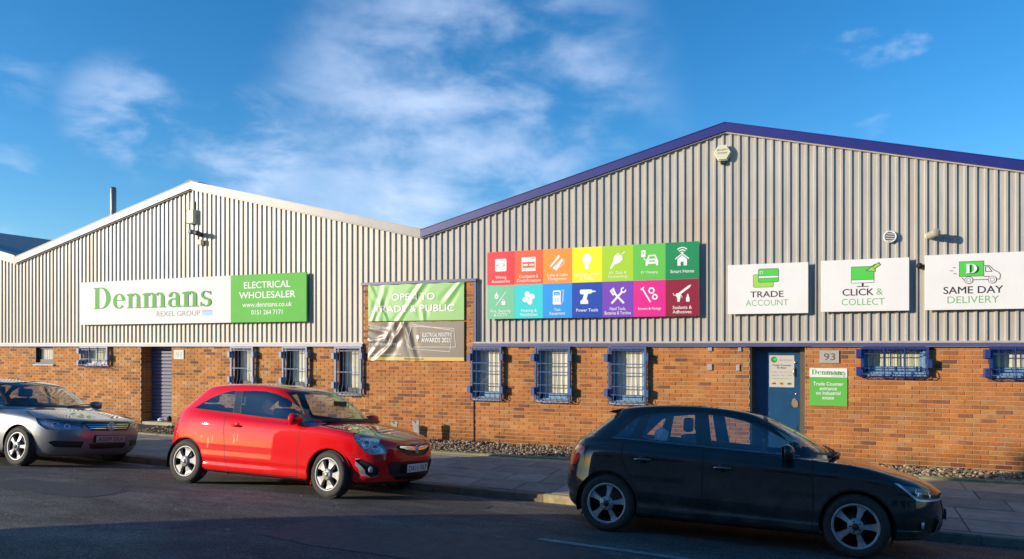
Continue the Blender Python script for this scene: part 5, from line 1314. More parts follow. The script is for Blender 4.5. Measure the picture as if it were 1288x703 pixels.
# ================================================================== red three-door hatchback
def corsa():
    car = car_root('parked_car', -8.674-.09, -5.87, .86, 1.02, 'red three door hatchback parked in the middle, side window to the kerb', group='cars parked along the kerb')
    pm = paint('red_paint', (.72,.003,.006), .3, .0, .10, (.40,.12,.09), streak=[(.42,.62,.02,.10),(.50,.66,.012,.07),(.90,.66,.02,.10),(.96,.72,.012,.06),(.30,.68,.03,.03)])
    rows = [dict(xr=-.50, xf=3.10, w=.72, z=.19), dict(xr=-.60, xf=3.24, w=.825, z=.225), dict(xr=-.64, xf=3.30, w=.855, z=.29), dict(xr=-.65, xf=3.31, w=.850, z=.345), dict(xr=-.665, xf=3.325, w=.867, z=.40), dict(xr=-.668, xf=3.335, w=.868, z=.50),
      dict(xr=-.655, xf=3.325, w=.870, z=[(-.6,.66),(1,.64),(3.3,.61)]),
      dict(xr=-.635, xf=3.295, w=.864, z=[(-.6,.80),(0,.84),(2,.83),(2.6,.80),(3.0,.765),(3.29,.728)]),
      dict(xr=-.60, xf=3.20, w=.846, z=[(-.58,.90),(0,.94),(1,.92),(2,.895),(2.5,.875),(2.9,.835),(3.2,.785)]),
      dict(xr=-.56, xf=2.93, w=.820, z=[(-.55,.97),(0,1.0),(1,.96),(2,.92),(2.5,.905),(2.93,.868)]),
      dict(xr=-.53, xf=2.60, w=.792, z=[(-.5,1.02),(0,1.04),(.8,.995),(1.9,.94),(2.2,.935),(2.6,.945)]),
      dict(xr=-.49, xf=2.30, w=.765, p=7, z=[(-.5,1.07),(0,1.085),(.8,1.045),(1.87,.985),(2.15,.985),(2.3,1.0)]),
      dict(xr=-.34, xf=1.99, w=.705, p=7, z=[(-.34,1.20),(.6,1.205),(1.6,1.20),(1.99,1.195)]),
      dict(xr=-.15, xf=1.70, w=.640, p=7, z=[(-.15,1.345),(.3,1.365),(.8,1.385),(1.3,1.38),(1.7,1.345)]),
      dict(xr=-.10, xf=1.60, w=.575, p=7, z=[(-.1,1.385),(.3,1.42),(.7,1.44),(1.1,1.44),(1.6,1.395)]),
      dict(xr=.0, xf=1.42, w=.36, p=7, z=[(0,1.405),(.3,1.45),(.8,1.476),(1.2,1.465),(1.42,1.44)]),
      dict(xr=.12, xf=1.25, w=.001, p=7, z=[(.1,1.43),(.8,1.488),(1.25,1.466)])]
    wf = lambda x: 1-.030*max(0, .5-x)**2-.012*max(0, x-2.2)
    B = Body(rows, wf)
    arches = [(0, .312, .342), (2.511, .312, .342)]
    for (a, b, c) in arches: B.region('arch', circle(a, b, c), 'side', lambda c_, n: c_.y < -.45)
    qw = [(.0,1.078),(.10,1.15),(.25,1.240),(.42,1.305),(.58,1.345),(.645,1.352),(.735,1.040),(.4,1.060)]
    dw = [(.775,1.352),(1.0,1.362),(1.2,1.358),(1.40,1.325),(1.58,1.270),(1.72,1.205),(1.835,1.145),(1.875,.985),(1.3,1.010),(.88,1.032)]
    tri = [(1.865,1.125),(2.0,1.035),(2.185,.930),(2.15,.922),(1.905,.965)]
    bp = [(.655,1.352),(.765,1.354),(.87,1.032),(.745,1.040)]
    def grow(P, d):
        cx_ = sum(p[0] for p in P)/len(P); cz_ = sum(p[1] for p in P)/len(P); out = []
        for p in P: v = Vector((p[0]-cx_, p[1]-cz_)); v = v*(1+d/v.length); out.append((cx_+v.x, cz_+v.y))
        return out
    B.region('door', [(.69,1.032),(.705,.85),(.74,.60),(.775,.32),(.85,.232),(2.0,.245),(1.995,.6),(2.0,.915),(1.9,.955),(1.87,.975),(1.3,1.0),(.88,1.022)], 'side', SIDE, ('body',))
    B.region('window_seal', grow(qw, .014), 'side', SIDE, ('body','door')); B.region('window_seal', grow(dw, .014), 'side', SIDE, ('body','door'))
    B.region('pillar', bp, 'side', SIDE); B.region('sail_panel', tri, 'side', SIDE)
    B.region('quarter_window', qw, 'side', SIDE); B.region('door_window', dw, 'side', SIDE)
    WS = lambda c, n: c.x > 1.2 and n.x > .12 and n.z > .1
    B.region('screen_seal', [(.01,.99),(-.72,1.012),(-.715,1.03),(-.592,1.365),(.01,1.408)], 'front', WS, ('body',))
    B.region('windscreen', [(.01,1.03),(-.45,1.03),(-.685,1.04),(-.572,1.35),(-.4,1.375),(.01,1.395)], 'front', WS)
    B.region('rear_window', [(.01,1.08),(-.58,1.08),(-.50,1.30),(.01,1.32)], 'front', lambda c, n: c.x < .3 and n.x < -.2)
    B.region('bonnet', [(2.30,.01),(2.31,-.67),(2.75,-.70),(3.05,-.63),(3.20,-.48),(3.26,-.25),(3.29,.01)], 'top', lambda c, n: n.z > .35 and c.z > .72, ('body',))
    B.region('headlight', [(2.775,.892),(2.83,.893),(2.91,.880),(3.00,.852),(3.08,.812),(3.15,.758),(3.20,.690),(3.225,.632),(3.19,.614),(3.12,.602),(3.06,.602),(3.01,.628),(2.96,.672),(2.91,.728),(2.86,.790),(2.81,.848)], 'side', lambda c, n: c.y < -.25 and n.x > -.3)
    B.region('tail_light', [(-.66,.60),(-.53,.60),(-.40,.70),(-.37,.86),(-.45,.93),(-.70,.93)], 'side', lambda c, n: c.y < -.3)
    FR = lambda c, n: c.x > 2.9 and n.x > .1
    B.region('grille', [(.01,.718),(-.38,.722),(-.43,.700),(-.36,.630),(-.2,.578),(.01,.566)], 'front', FR)
    B.region('grille_bar', [(.01,.700),(-.36,.712),(-.37,.690),(-.2,.655),(.01,.645)], 'front', FR)
    B.region('lower_grille', [(.01,.505),(-.50,.505),(-.57,.480),(-.50,.33),(-.36,.262),(.01,.250)], 'front', FR)
    B.region('plate_recess', [(.01,.475),(-.30,.475),(-.30,.35),(.01,.35)], 'front', FR)
    B.region('fog_trim', [(-.835,.535),(-.795,.545),(-.655,.430),(-.625,.330),(-.69,.298),(-.765,.33)], 'front', FR)
    B.region('fog_light', [(-.815,.520),(-.785,.540),(-.652,.428),(-.628,.332),(-.695,.303),(-.735,.35)], 'front', FR)
    B.region('sill', [(.30,.10),(.30,.212),(2.20,.212),(2.20,.10)], 'side', lambda c, n: c.y < -.3)
    B.region('bumper_lip', [(2.75,.10),(2.80,.232),(3.4,.245),(3.4,.10)], 'side', lambda c, n: n.z < .5)
    B.band('seam', [(.665,1.03),(.69,.85),(.73,.60),(.765,.32),(.84,.225),(2.01,.238),(2.005,.6),(2.01,.91)], .009, 'side', SIDE, ('body','door'))
    B.band('seam', [(2.02,.90),(2.30,.935),(2.72,.885)], .008, 'side', SIDE); B.band('seam', [(2.80,.60),(2.86,.575),(2.93,.60)], .007, 'side', SIDE)
    B.band('seam', [(-.40,.64),(-.25,.60)], .007, 'side', SIDE); B.band('seam', [(.22,.975),(.10,.93),(.10,.83),(.22,.79),(.33,.82),(.35,.93),(.22,.975)], .006, 'side', lambda c, n: c.y > .2)
    B.band('moulding', [(.40,.398),(.72,.392),(1.4,.385),(2.02,.382)], .020, 'side', SIDE, ('body','door'))
    spec = [('body', ['body','seam','moulding'], [pm, M_seam, pm], 'one'), ('door', ['door'], [pm], 'pair'), ('bonnet', ['bonnet'], [pm], 'one'),
      ('window_seal', ['window_seal','screen_seal'], [M_rub, M_rub], 'one'), ('pillar_trim', ['pillar'], [plain('pillar_black', (.03,.03,.03), .12, coat=1)], 'pair'), ('sail_panel', ['sail_panel'], [plain('sail_grey', (.05,.055,.06), .15, coat=1)], 'pair'),
      ('quarter_window', ['quarter_window'], [M_carglass], 'pair'), ('door_window', ['door_window'], [M_carglass], 'pair'), ('windscreen', ['windscreen'], [M_screen], 'one'), ('rear_window', ['rear_window'], [M_carglass], 'one'),
      ('headlight', ['headlight'], [M_lens], 'pair'), ('headlight_bowl', ['headlight'], [M_refl], 'pair', .06), ('tail_light', ['tail_light'], [M_redl], 'pair'),
      ('grille', ['grille'], [M_blk], 'one', .025), ('grille_bar', ['grille_bar'], [M_chr], 'one', -.004), ('lower_grille', ['lower_grille'], [M_blk], 'one', .03), ('plate_mount', ['plate_recess'], [M_blk], 'one', .004),
      ('fog_trim', ['fog_trim'], [M_alloyd], 'pair', .0), ('fog_light', ['fog_light'], [M_blk], 'pair', .02), ('sill', ['sill'], [M_blk], 'pair'), ('bumper_lip', ['bumper_lip'], [M_blk], 'one')]
    finish(car, B, spec, car, pm)
    # lamp internals, fog lens
    for s_ in (-1, 1):
        for (x, z, r) in ((3.01, .735, .052), (3.11, .685, .040), (2.91, .800, .026)): lamp(car, B, x, z, r, s_)
        front_lamp(car, B, -.70, .405, .040, s_, 'fog_lens', M_refl)
        for (a, b, c) in arches:
            mm = MB(); P_, F_ = arch_liner(car, B, a, b, c, .8); mm.add(P_, F_, smooth=True)
            (mm if s_ < 0 else mirror_mb(mm)).build('arch_lip', pm, car, fix=False)
        for (a, b, c) in arches:
            m = MB(); m.lathe([(c+.012, .845), (c+.012, .30), (.02, .30)], 'y', 40, (a, 0, b))
            m.v = [(x, y*s_, z) for x, y, z in m.v]; m.f = [f for f in m.f if sum(m.v[i][2] for i in f)/4 > .20]; m.mi = m.mi[:len(m.f)]; m.sm = m.sm[:len(m.f)]; m.build('wheel_well', M_blk, car, fix=False)
        handle(car, B, .915, .865, pm, s_, .16, False)
        MB().lathe([(.0, .0), (.004, .0), (.004, .16), (.0, .16)], 'z', 6, (.25, 0, 1.47)).build('aerial', M_blk, car) if s_ < 0 else None
    p, n = B.side(2.02, .97); mirror_part(car, (1.93, -.775, 1.005), pm, 1.15, -1); mirror_part(car, (1.93, .775, 1.005), pm, 1.15, 1)
    number_plate(car, 3.342, .411, 'DA11 FKF')
    m = MB(); m.lathe([(.052, -.004), (.056, .004), (.046, .008), (.044, .0)], 'x', 28, (3.315, 0, .662)); m.tube([(3.322, -.035, .655), (3.326, -.01, .69), (3.326, .0, .65), (3.326, .03, .685)], .008, 6); m.tube([(3.322, -.03, .635), (3.326, .02, .66), (3.322, .035, .64)], .007, 6); m.build('badge', M_chr, car)
    m = MB(); m.tube([(2.24, -.55, 1.00), (2.22, -.2, 1.03), (2.16, .1, 1.055)], .008, 6); m.tube([(2.24, .15, 1.01), (2.21, .45, 1.035), (2.17, .62, 1.05)], .008, 6); m.build('wipers', M_blk, car)
    MB().tube([(2.22, -.66, .985), (2.30, -.3, .995), (2.32, 0, 1.0), (2.30, .3, .995), (2.22, .66, .985)], .02, 6).build('cowl_panel', M_blk, car)
    put_wheels(car, (0, 2.511), 1.70-.185, .312, .195, .215, 'fat', M_alloy, R(-7), (.2, .7, .35, 1.1))
    underside(car, .35, 2.15, 0)
    # cabin
    rounded(1.55, 2.15, -.66, .66, .62, .96, .06).build('dashboard', M_trimc, car, fix=False); MB().box(-.45, 1.9, -.70, .70, .30, .34).build('cabin_floor', M_trimc, car)
    for y in (-.36, .36): seat(car, 1.05, y, .48); seat(car, .28, y, .50)
    steering(car, 1.52, -.36, .92)
    for s_ in (-1, 1): MB().box(-.3, 1.9, s_*.76-.01, s_*.76+.01, .34, .93).build('door_card', M_trimc, car)
    o = MB().box(1.98, 1.985, -.15, .15, 1.20, 1.27).build('rear_view_mirror', M_blk, car)
    return car
# ================================================================== black five-door hatchback
def audi():
    x0 = -2.17*1.035-.03
    car = car_root('parked_car', x0, -6.06, .865, 1.03, 'black five door hatchback parked nearest the viewpoint at the right', group='cars parked along the kerb')
    pm = paint('black_paint', (.020,.021,.023), .20, .0, .34, (.11,.105,.10))
    rows = [dict(xr=-.45, xf=3.02, w=.73, z=.17), dict(xr=-.55, xf=3.14, w=.825, z=.205), dict(xr=-.62, xf=3.21, w=.856, z=.28), dict(xr=-.63, xf=3.22, w=.848, z=[(.2,.35),(2.2,.30)]), dict(xr=-.65, xf=3.235, w=.868, z=[(.2,.43),(2.2,.37)]),
      dict(xr=-.655, xf=3.245, w=.870, z=[(-.6,.52),(3.2,.47)]), dict(xr=-.635, xf=3.235, w=.866, z=[(-.6,.68),(1,.66),(3.2,.58)]),
      dict(xr=-.60, xf=3.215, w=.868, z=[(-.6,.82),(0,.855),(1,.825),(2,.79),(2.6,.755),(3.2,.645)]),
      dict(xr=-.57, xf=3.13, w=.842, z=[(-.55,.88),(0,.905),(1,.875),(2,.835),(2.6,.795),(3.0,.745),(3.15,.705)]),
      dict(xr=-.53, xf=2.90, w=.815, z=[(-.5,.945),(0,.96),(1,.93),(2,.885),(2.5,.86),(2.9,.80)]),
      dict(xr=-.48, xf=2.58, w=.785, z=[(-.5,.985),(0,.99),(1,.96),(2,.905),(2.58,.875)]),
      dict(xr=-.42, xf=2.29, w=.760, p=7, z=[(-.5,1.02),(0,1.02),(1,.985),(1.9,.93),(2.29,.935)]),
      dict(xr=-.26, xf=2.02, w=.700, p=7, z=[(-.3,1.14),(.6,1.15),(1.6,1.12),(2.02,1.10)]),
      dict(xr=-.10, xf=1.76, w=.635, p=7, z=[(-.1,1.265),(.3,1.30),(.8,1.335),(1.2,1.325),(1.5,1.29),(1.76,1.235)]),
      dict(xr=-.08, xf=1.66, w=.575, p=7, z=[(-.1,1.305),(.2,1.345),(.6,1.378),(1.0,1.380),(1.4,1.345),(1.66,1.285)]),
      dict(xr=.0, xf=1.50, w=.36, p=7, z=[(0,1.335),(.3,1.375),(.8,1.405),(1.2,1.385),(1.5,1.335)]),
      dict(xr=.12, xf=1.32, w=.001, p=7, z=[(.1,1.36),(.8,1.415),(1.32,1.375)])]
    wf = lambda x: 1-.035*max(0, .5-x)**2-.012*max(0, x-2.2)
    B = Body(rows, wf)
    B.wx = .13
    arches = [(0, .305, .338), (2.469, .305, .338)]
    for (a, b, c) in arches: B.region('arch', circle(a, b, c), 'side', lambda c_, n: c_.y < -.45)
    w1 = [(.045,1.018),(.265,1.225),(.300,1.235),(.205,1.012)]
    w2 = [(.345,1.010),(.405,1.265),(.60,1.292),(.885,1.302),(.925,.985)]
    w3 = [(1.03,1.300),(1.20,1.288),(1.40,1.250),(1.60,1.185),(1.80,1.085),(1.90,1.010),(1.93,.962),(1.70,.945),(1.085,.978)]
    dlo = [(.0,1.005),(.25,1.235),(.40,1.285),(.60,1.308),(.90,1.320),(1.03,1.318),(1.20,1.306),(1.40,1.268),(1.62,1.198),(1.83,1.09),(1.99,.955),(1.85,.932),(1.08,.963),(.3,.996)]
    B.region('door', [(1.02,.97),(1.02,.27),(1.04,.245),(2.065,.215),(2.075,.55),(2.06,.90),(1.9,.93),(1.08,.962)], 'side', SIDE, ('body',))
    B.region('rear_door', [(.16,1.0),(.155,.85),(.22,.65),(.335,.48),(.36,.30),(.42,.26),(1.01,.27),(1.01,.965),(.3,.994)], 'side', SIDE, ('body',))
    B.region('window_surround', dlo, 'side', SIDE)
    B.region('chrome_strip', [(.0,1.012),(.3,1.004),(1.08,.971),(1.95,.938),(1.95,.924),(1.08,.957),(.3,.990),(.0,.998)], 'side', SIDE)
    B.region('quarter_window', w1, 'side', SIDE); B.region('rear_door_window', w2, 'side', SIDE); B.region('door_window', w3, 'side', SIDE)
    WS = lambda c, n: c.x > 1.2 and n.x > .12 and n.z > .1
    B.region('screen_seal', [(.01,.93),(-.73,.95),(-.715,.985),(-.602,1.262),(-.5,1.30),(.01,1.35)], 'front', WS, ('body','window_surround'))
    B.region('windscreen', [(.01,.965),(-.45,.965),(-.690,.985),(-.580,1.248),(-.45,1.29),(.01,1.335)], 'front', WS)
    B.region('rear_window', [(.01,1.02),(-.60,1.02),(-.52,1.25),(.01,1.28)], 'front', lambda c, n: c.x < .3 and n.x < -.2)
    B.region('bonnet', [(2.30,.01),(2.31,-.69),(2.70,-.735),(3.0,-.66),(3.12,-.50),(3.17,-.25),(3.19,.01)], 'top', lambda c, n: n.z > .35 and c.z > .68, ('body',))
    B.region('headlight', [(2.80,.735),(2.93,.722),(3.07,.692),(3.19,.640),(3.215,.585),(3.05,.568),(2.97,.580),(2.90,.650)], 'side', lambda c, n: c.y < -.25 and n.x > -.3)
    B.region('light_strip', [(2.80,.735),(2.84,.728),(2.925,.645),(2.995,.588),(3.215,.592),(3.215,.572),(2.98,.568),(2.885,.650)], 'side', lambda c, n: c.y < -.25 and n.x > -.3, ('headlight',))
    B.region('tail_light', [(-.66,.68),(-.52,.665),(-.43,.685),(-.275,.885),(-.50,.895),(-.70,.89)], 'side', lambda c, n: c.y < -.25)
    FR = lambda c, n: c.x > 2.9 and n.x > .1
    B.region('grille', [(.01,.630),(-.36,.625),(-.42,.560),(-.36,.44),(-.26,.27),(.01,.265)], 'front', FR)
    B.region('grille_frame', [(.01,.645),(-.375,.640),(-.44,.560),(-.38,.43),(-.27,.25),(.01,.245)], 'front', FR, ('body',))
    B.region('side_intake', [(-.52,.40),(-.74,.43),(-.80,.40),(-.74,.30),(-.50,.27)], 'front', FR, ('body',))
    B.region('bumper_lip', [(2.78,.10),(2.82,.205),(3.4,.225),(3.4,.10)], 'side', lambda c, n: n.z < .5)
    B.region('sill', [(.30,.10),(.30,.232),(2.2,.205),(2.2,.10)], 'side', lambda c, n: c.y < -.3)
    B.band('seam', [(1.015,.965),(1.015,.27),(1.035,.245),(2.075,.215),(2.085,.55),(2.068,.90)], .013, 'side', SIDE, ('body','door','rear_door'))
    B.band('seam', [(.15,1.0),(.147,.85),(.21,.65),(.325,.48),(.35,.29),(.42,.255),(1.01,.262)], .013, 'side', SIDE, ('body','door','rear_door'))
    B.band('seam', [(2.07,.895),(2.30,.91),(2.80,.74)], .008, 'side', SIDE, ('body',)); B.band('seam', [(-.28,.90),(-.02,.93),(.0,1.0)], .007, 'side', SIDE, ('body',)); B.band('seam', [(2.80,.60),(2.84,.56),(2.97,.575)], .007, 'side', SIDE)
    B.band('crease', [(-.40,.868),(0,.868),(1,.833),(2,.795),(2.62,.760)], .008, 'side', SIDE, ('body','door','rear_door'))
    B.band('moulding', [(.48,.452),(1.0,.425),(1.6,.372),(2.04,.345)], .018, 'side', SIDE, ('body','door','rear_door'))
    spec = [('body', ['body','seam','moulding','crease'], [pm, M_seam, pm, M_blkg], 'one'), ('door', ['door'], [pm], 'pair'), ('rear_door', ['rear_door'], [pm], 'pair'), ('bonnet', ['bonnet'], [pm], 'one'),
      ('window_surround', ['window_surround','screen_seal'], [plain('pillar_gloss', (.02,.02,.022), .12, coat=1), M_rub], 'one'), ('chrome_strip', ['chrome_strip'], [plain('satin_strip', (.25,.25,.26), .3, .9)], 'pair', -.002),
      ('quarter_window', ['quarter_window'], [M_carglass], 'pair'), ('rear_door_window', ['rear_door_window'], [M_carglass], 'pair'), ('door_window', ['door_window'], [M_carglass], 'pair'), ('windscreen', ['windscreen'], [M_screen], 'one'), ('rear_window', ['rear_window'], [M_carglass], 'one'),
      ('headlight', ['headlight'], [M_lens], 'pair'), ('headlight_bowl', ['headlight'], [plain('lamp_dark_refl', (.20,.24,.30), .3, .4)], 'pair', .055), ('light_strip', ['light_strip'], [plain('light_bar', (.70,.80,.95), .2, .3)], 'pair', -.001), ('tail_light', ['tail_light'], [M_redl], 'pair'),
      ('grille', ['grille'], [M_blk], 'one', .025), ('grille_frame', ['grille_frame'], [M_blkg], 'one', -.004), ('side_intake', ['side_intake'], [M_blk], 'pair', .02), ('sill', ['sill'], [M_blk], 'pair'), ('bumper_lip', ['bumper_lip'], [M_blk], 'one')]
    finish(car, B, spec, car, pm)
    for s_ in (-1, 1):
        for (x, z, r) in ((3.00, .650, .034), (3.11, .635, .032)): lamp(car, B, x, z, r, s_)
        front_lamp(car, B, -.66, .345, .034, s_, 'fog_light', M_refl)
        for (a, b, c) in arches:
            mm = MB(); P_, F_ = arch_liner(car, B, a, b, c, .8); mm.add(P_, F_, smooth=True)
            (mm if s_ < 0 else mirror_mb(mm)).build('arch_lip', pm, car, fix=False)
        for (a, b, c) in arches:
            m = MB(); m.lathe([(c+.012, .845), (c+.012, .30), (.02, .30)], 'y', 40, (a, 0, b))
            m.v = [(x, y*s_, z) for x, y, z in m.v]; m.f = [f for f in m.f if sum(m.v[i][2] for i in f)/4 > .20]; m.mi = m.mi[:len(m.f)]; m.sm = m.sm[:len(m.f)]; m.build('wheel_well', M_blk, car, fix=False)
        handle(car, B, .385, .795, M_hdl, s_, .20); handle(car, B, 1.215, .765, M_hdl, s_, .20)
        mirror_part(car, (1.83, s_*.79, .965), pm, .95, s_)
    m = MB(); m.v = []; P_ = [(-.125, 1.282), (-.08, 1.300), (.06, 1.335), (.06, 1.30), (-.02, 1.27)]
    m.prism(P_, -.48, .48); m.build('roof_spoiler', pm, car)
    for i in range(4): m = MB(); P4 = [(3.28, -.075+.05*i+.028*cos(2*pi*k/16), .575+.028*sin(2*pi*k/16)) for k in range(16)]; m.tube(P4, .004, 6, closed=True); m.build('badge_ring', M_chr, car)
    number_plate(car, 3.306, .42, 'PJ15 XKA')
    m = MB(); m.tube([(2.27, -.60, .955), (2.22, -.2, .995), (2.17, .12, 1.02)], .008, 6); m.tube([(2.28, .10, .965), (2.22, .4, .995), (2.19, .6, 1.0)], .008, 6); m.build('wipers', M_blk, car)
    MB().tube([(2.22, -.69, .935), (2.31, -.3, .94), (2.33, 0, .945), (2.31, .3, .94), (2.22, .69, .935)], .018, 6).build('cowl_panel', M_blk, car)
    put_wheels(car, (0, 2.469), 1.70-.185, .302, .205, .212, 'slim', M_alloyd, R(-3), (.15, .7, .30, 1.1))
    underside(car, .35, 2.1, 0)
    rounded(1.60, 2.15, -.66, .66, .58, .90, .06).build('dashboard', M_trimc, car, fix=False); MB().box(-.45, 1.9, -.70, .70, .28, .32).build('cabin_floor', M_trimc, car)
    for y in (-.36, .36): seat(car, 1.15, y, .44); seat(car, .40, y, .46)
    steering(car, 1.60, -.36, .88)
    for s_ in (-1, 1): MB().box(-.3, 1.9, s_*.76-.01, s_*.76+.01, .34, .90).build('door_card', M_trimc, car)
    MB().box(1.90, 1.905, -.12, .12, 1.17, 1.23).build('rear_view_mirror', M_blk, car)
    m = MB(); m.add([(v.x*.09+.52, v.y*.05-.60, v.z*.10+1.05) for v in ICO[0]], ICO[1]); o = m.build('window_sticker', M_white, car)
    return car
# ================================================================== silver saloon at the left
def passat():
    car = car_root('parked_car', -15.03, -5.98, .915, 1.0, 'silver saloon parked at the far left with its nose behind the red car', group='cars parked along the kerb')
    pm = paint('silver_paint', (.15,.165,.195), .26, .5, .3, (.20,.17,.14))
    rows = [dict(xr=-.95, xf=3.40, w=.78, z=.17), dict(xr=-1.03, xf=3.55, w=.87, z=.21), dict(xr=-1.08, xf=3.63, w=.905, z=.32), dict(xr=-1.10, xf=3.655, w=.922, z=.45),
      dict(xr=-1.09, xf=3.655, w=.926, z=[(-1,.60),(3.6,.57)]), dict(xr=-1.07, xf=3.625, w=.918, z=[(-1,.76),(1,.74),(3.6,.70)]),
      dict(xr=-1.03, xf=3.555, w=.900, z=[(-1,.90),(0,.90),(1,.86),(2,.83),(3.0,.79),(3.55,.765)]),
      dict(xr=-.98, xf=3.30, w=.868, z=[(-1,.955),(0,.955),(1,.915),(2,.88),(3.0,.845),(3.3,.825)]),
      dict(xr=-.88, xf=2.90, w=.830, z=[(-.9,.985),(0,.985),(1,.95),(2,.915),(2.9,.90)]),
      dict(xr=-.60, xf=2.48, w=.795, z=[(-.6,1.01),(0,1.01),(1,.975),(2,.945),(2.48,.965)]),
      dict(xr=-.20, xf=2.08, w=.735, p=6, z=[(-.2,1.17),(.6,1.18),(1.5,1.17),(2.08,1.13)]),
      dict(xr=.12, xf=1.72, w=.655, p=6, z=[(.1,1.31),(.6,1.345),(1.2,1.34),(1.72,1.27)]),
      dict(xr=.22, xf=1.58, w=.58, p=6, z=[(.2,1.35),(.6,1.385),(1.2,1.38),(1.58,1.325)]),
      dict(xr=.35, xf=1.42, w=.34, p=6, z=[(.3,1.375),(.8,1.412),(1.42,1.37)]), dict(xr=.5, xf=1.25, w=.001, p=6, z=[(.5,1.40),(.9,1.425),(1.25,1.40)])]
    wf = lambda x: 1-.02*max(0, .2-x)**2-.012*max(0, x-2.4)
    B = Body(rows, wf)
    arches = [(0, .325, .355), (2.71, .325, .355)]
    for (a, b, c) in arches: B.region('arch', circle(a, b, c), 'side', lambda c_, n: c_.y < -.45)
    w1 = [(-.28,1.02),(.05,1.21),(.22,1.285),(.30,1.0)]; w2 = [(.34,1.0),(.28,1.295),(.60,1.33),(.86,1.335),(.88,.985)]; w3 = [(.93,.982),(.93,1.335),(1.2,1.33),(1.45,1.285),(1.75,1.17),(2.0,1.02),(2.05,.965),(1.9,.95)]
    B.region('door', [(.90,.98),(.90,.25),(2.02,.24),(2.06,.55),(2.04,.92),(1.9,.94)], 'side', SIDE, ('body',)); B.region('rear_door', [(-.10,1.0),(.0,.75),(.30,.55),(.40,.25),(.88,.25),(.88,.98)], 'side', SIDE, ('body',))
    B.region('quarter_window', w1, 'side', SIDE); B.region('rear_door_window', w2, 'side', SIDE); B.region('door_window', w3, 'side', SIDE)
    WS = lambda c, n: c.x > 1.2 and n.x > .10 and n.z > .1
    B.region('screen_seal', [(.01,.955),(-.76,.955),(-.745,1.0),(-.61,1.30),(-.5,1.335),(.01,1.385)], 'front', WS, ('body',))
    B.region('windscreen', [(.01,.99),(-.45,.99),(-.72,1.0),(-.585,1.285),(-.45,1.32),(.01,1.37)], 'front', WS)
    B.region('rear_window', [(.01,1.04),(-.62,1.04),(-.50,1.32),(.01,1.37)], 'front', lambda c, n: c.x < .6 and n.x < -.1 and n.z > .2)
    B.region('bonnet', [(2.50,.01),(2.44,-.74),(2.9,-.78),(3.25,-.70),(3.45,-.5),(3.56,-.3),(3.60,.01)], 'top', lambda c, n: n.z > .35 and c.z > .74, ('body',))
    B.region('headlight', [(3.00,.80),(3.22,.79),(3.42,.765),(3.545,.735),(3.60,.66),(3.40,.605),(3.25,.62),(3.10,.70)], 'side', lambda c, n: c.y < -.42 and n.x > -.3)
    B.region('tail_light', [(-1.2,.70),(-.98,.70),(-.80,.86),(-.82,.93),(-1.2,.93)], 'side', lambda c, n: c.y < -.35)
    FR = lambda c, n: c.x > 3.0 and n.x > .1
    B.region('grille', [(.01,.755),(-.43,.752),(-.445,.735),(-.33,.615),(.01,.610)], 'front', FR)
    for z in (.722, .688, .654): B.region('grille_bar', [(.01,z+.006),(-.42+(.735-z)*.9,z+.006),(-.41+(.735-z)*.9,z-.006),(.01,z-.006)], 'front', FR, ('grille',))
    B.region('lower_grille', [(.01,.40),(-.34,.40),(-.31,.315),(.01,.31)], 'front', FR); B.region('side_intake', [(-.42,.435),(-.76,.445),(-.80,.415),(-.74,.345),(-.44,.335)], 'front', FR)
    B.region('plate_recess', [(.01,.54),(-.285,.54),(-.285,.41),(.01,.41)], 'front', FR)
    B.region('sill', [(.30,.10),(.30,.23),(2.4,.23),(2.4,.10)], 'side', lambda c, n: c.y < -.3)
    B.band('seam', [(.89,.98),(.89,.25),(2.03,.235),(2.07,.55),(2.05,.92)], .009, 'side', SIDE, ('body','door','rear_door')); B.band('seam', [(2.05,.91),(2.5,.93),(3.02,.80)], .008, 'side', SIDE)
    B.band('seam', [(.01,.765),(-.45,.762),(-.60,.748)], .008, 'front', FR, ('body','bonnet'))
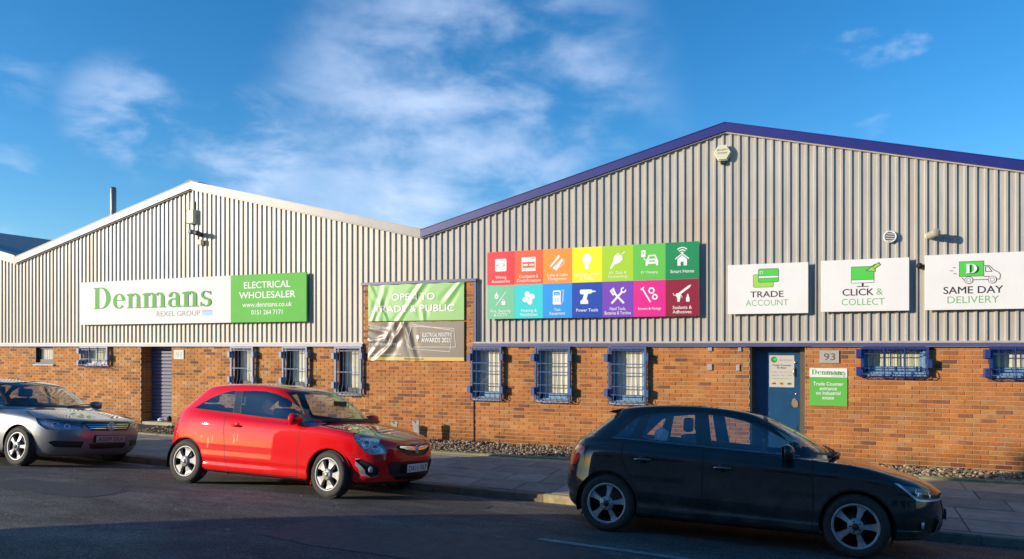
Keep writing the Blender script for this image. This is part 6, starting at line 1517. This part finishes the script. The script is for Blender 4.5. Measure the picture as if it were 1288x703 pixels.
    spec = [('body', ['body','seam'], [pm, M_seam], 'one'), ('door', ['door'], [pm], 'pair'), ('rear_door', ['rear_door'], [pm], 'pair'), ('bonnet', ['bonnet'], [pm], 'one'), ('window_seal', ['screen_seal'], [M_rub], 'one'),
      ('quarter_window', ['quarter_window'], [M_carglass], 'pair'), ('rear_door_window', ['rear_door_window'], [M_carglass], 'pair'), ('door_window', ['door_window'], [M_carglass], 'pair'), ('windscreen', ['windscreen'], [M_screen], 'one'), ('rear_window', ['rear_window'], [M_carglass], 'one'),
      ('headlight', ['headlight'], [M_lens], 'pair'), ('headlight_bowl', ['headlight'], [plain('lamp_grey_refl', (.30,.34,.42), .2, .8)], 'pair', .045), ('tail_light', ['tail_light'], [M_redl], 'pair'),
      ('grille', ['grille'], [M_blk], 'one', .02), ('grille_bar', ['grille_bar'], [M_chr], 'one', .002), ('lower_grille', ['lower_grille'], [M_blk], 'one', .03), ('side_intake', ['side_intake'], [M_blk], 'pair', .03), ('plate_mount', ['plate_recess'], [M_blk], 'one', .004), ('sill', ['sill'], [M_blk], 'pair')]
    finish(car, B, spec, car, pm)
    for s_ in (-1, 1):
        for (x, z, r) in ((3.34, .70, .046), (3.47, .69, .038)): lamp(car, B, x, z, r, s_)
        for (a, b, c) in arches:
            m = MB(); m.lathe([(c+.012, .90), (c+.012, .30), (.02, .30)], 'y', 40, (a, 0, b))
            m.v = [(x, y*s_, z) for x, y, z in m.v]; m.f = [f for f in m.f if sum(m.v[i][2] for i in f)/4 > .20]; m.mi = m.mi[:len(m.f)]; m.sm = m.sm[:len(m.f)]; m.build('wheel_well', M_blk, car, fix=False)
        handle(car, B, .10, .86, pm, s_); handle(car, B, 1.12, .84, pm, s_); mirror_part(car, (1.95, s_*.84, 1.0), pm, 1.1, s_)
    number_plate(car, 3.672, .475, 'AG09 SXA', mat=plain('plate_shaded', (.26,.26,.27), .7, var=.1))  # white plate greyed down, its shade put into the colour
    m = MB(); m.tube([(3.655, .062*cos(2*pi*k/24), .685+.062*sin(2*pi*k/24)) for k in range(24)], .007, 6, closed=True)
    m.tube([(3.658, -.034, .735), (3.660, 0, .692), (3.658, .034, .735)], .007, 6); m.tube([(3.658, -.050, .712), (3.660, -.022, .635), (3.660, 0, .678), (3.660, .022, .635), (3.658, .050, .712)], .007, 6); m.build('badge', M_chr, car)
    m = MB(); m.tube([(2.44, -.62, .975), (2.36, -.1, 1.03)], .008, 6); m.tube([(2.46, .05, .985), (2.34, .6, 1.03)], .008, 6); m.build('wipers', M_blk, car)
    put_wheels(car, (0, 2.71), 1.82-.20, .322, .215, .225, 'slim', M_alloyd, R(0), (.15, .7, .30, 1.1))
    underside(car, .35, 2.3, 0)
    rounded(1.65, 2.25, -.70, .70, .58, .93, .06).build('dashboard', M_trimc, car, fix=False); MB().box(-.5, 2.0, -.72, .72, .28, .32).build('cabin_floor', M_trimc, car)
    for y in (-.38, .38): seat(car, 1.15, y, .44); seat(car, .35, y, .46)
    steering(car, 1.65, -.38, .88)
    return car
corsa(); audi(); passat()
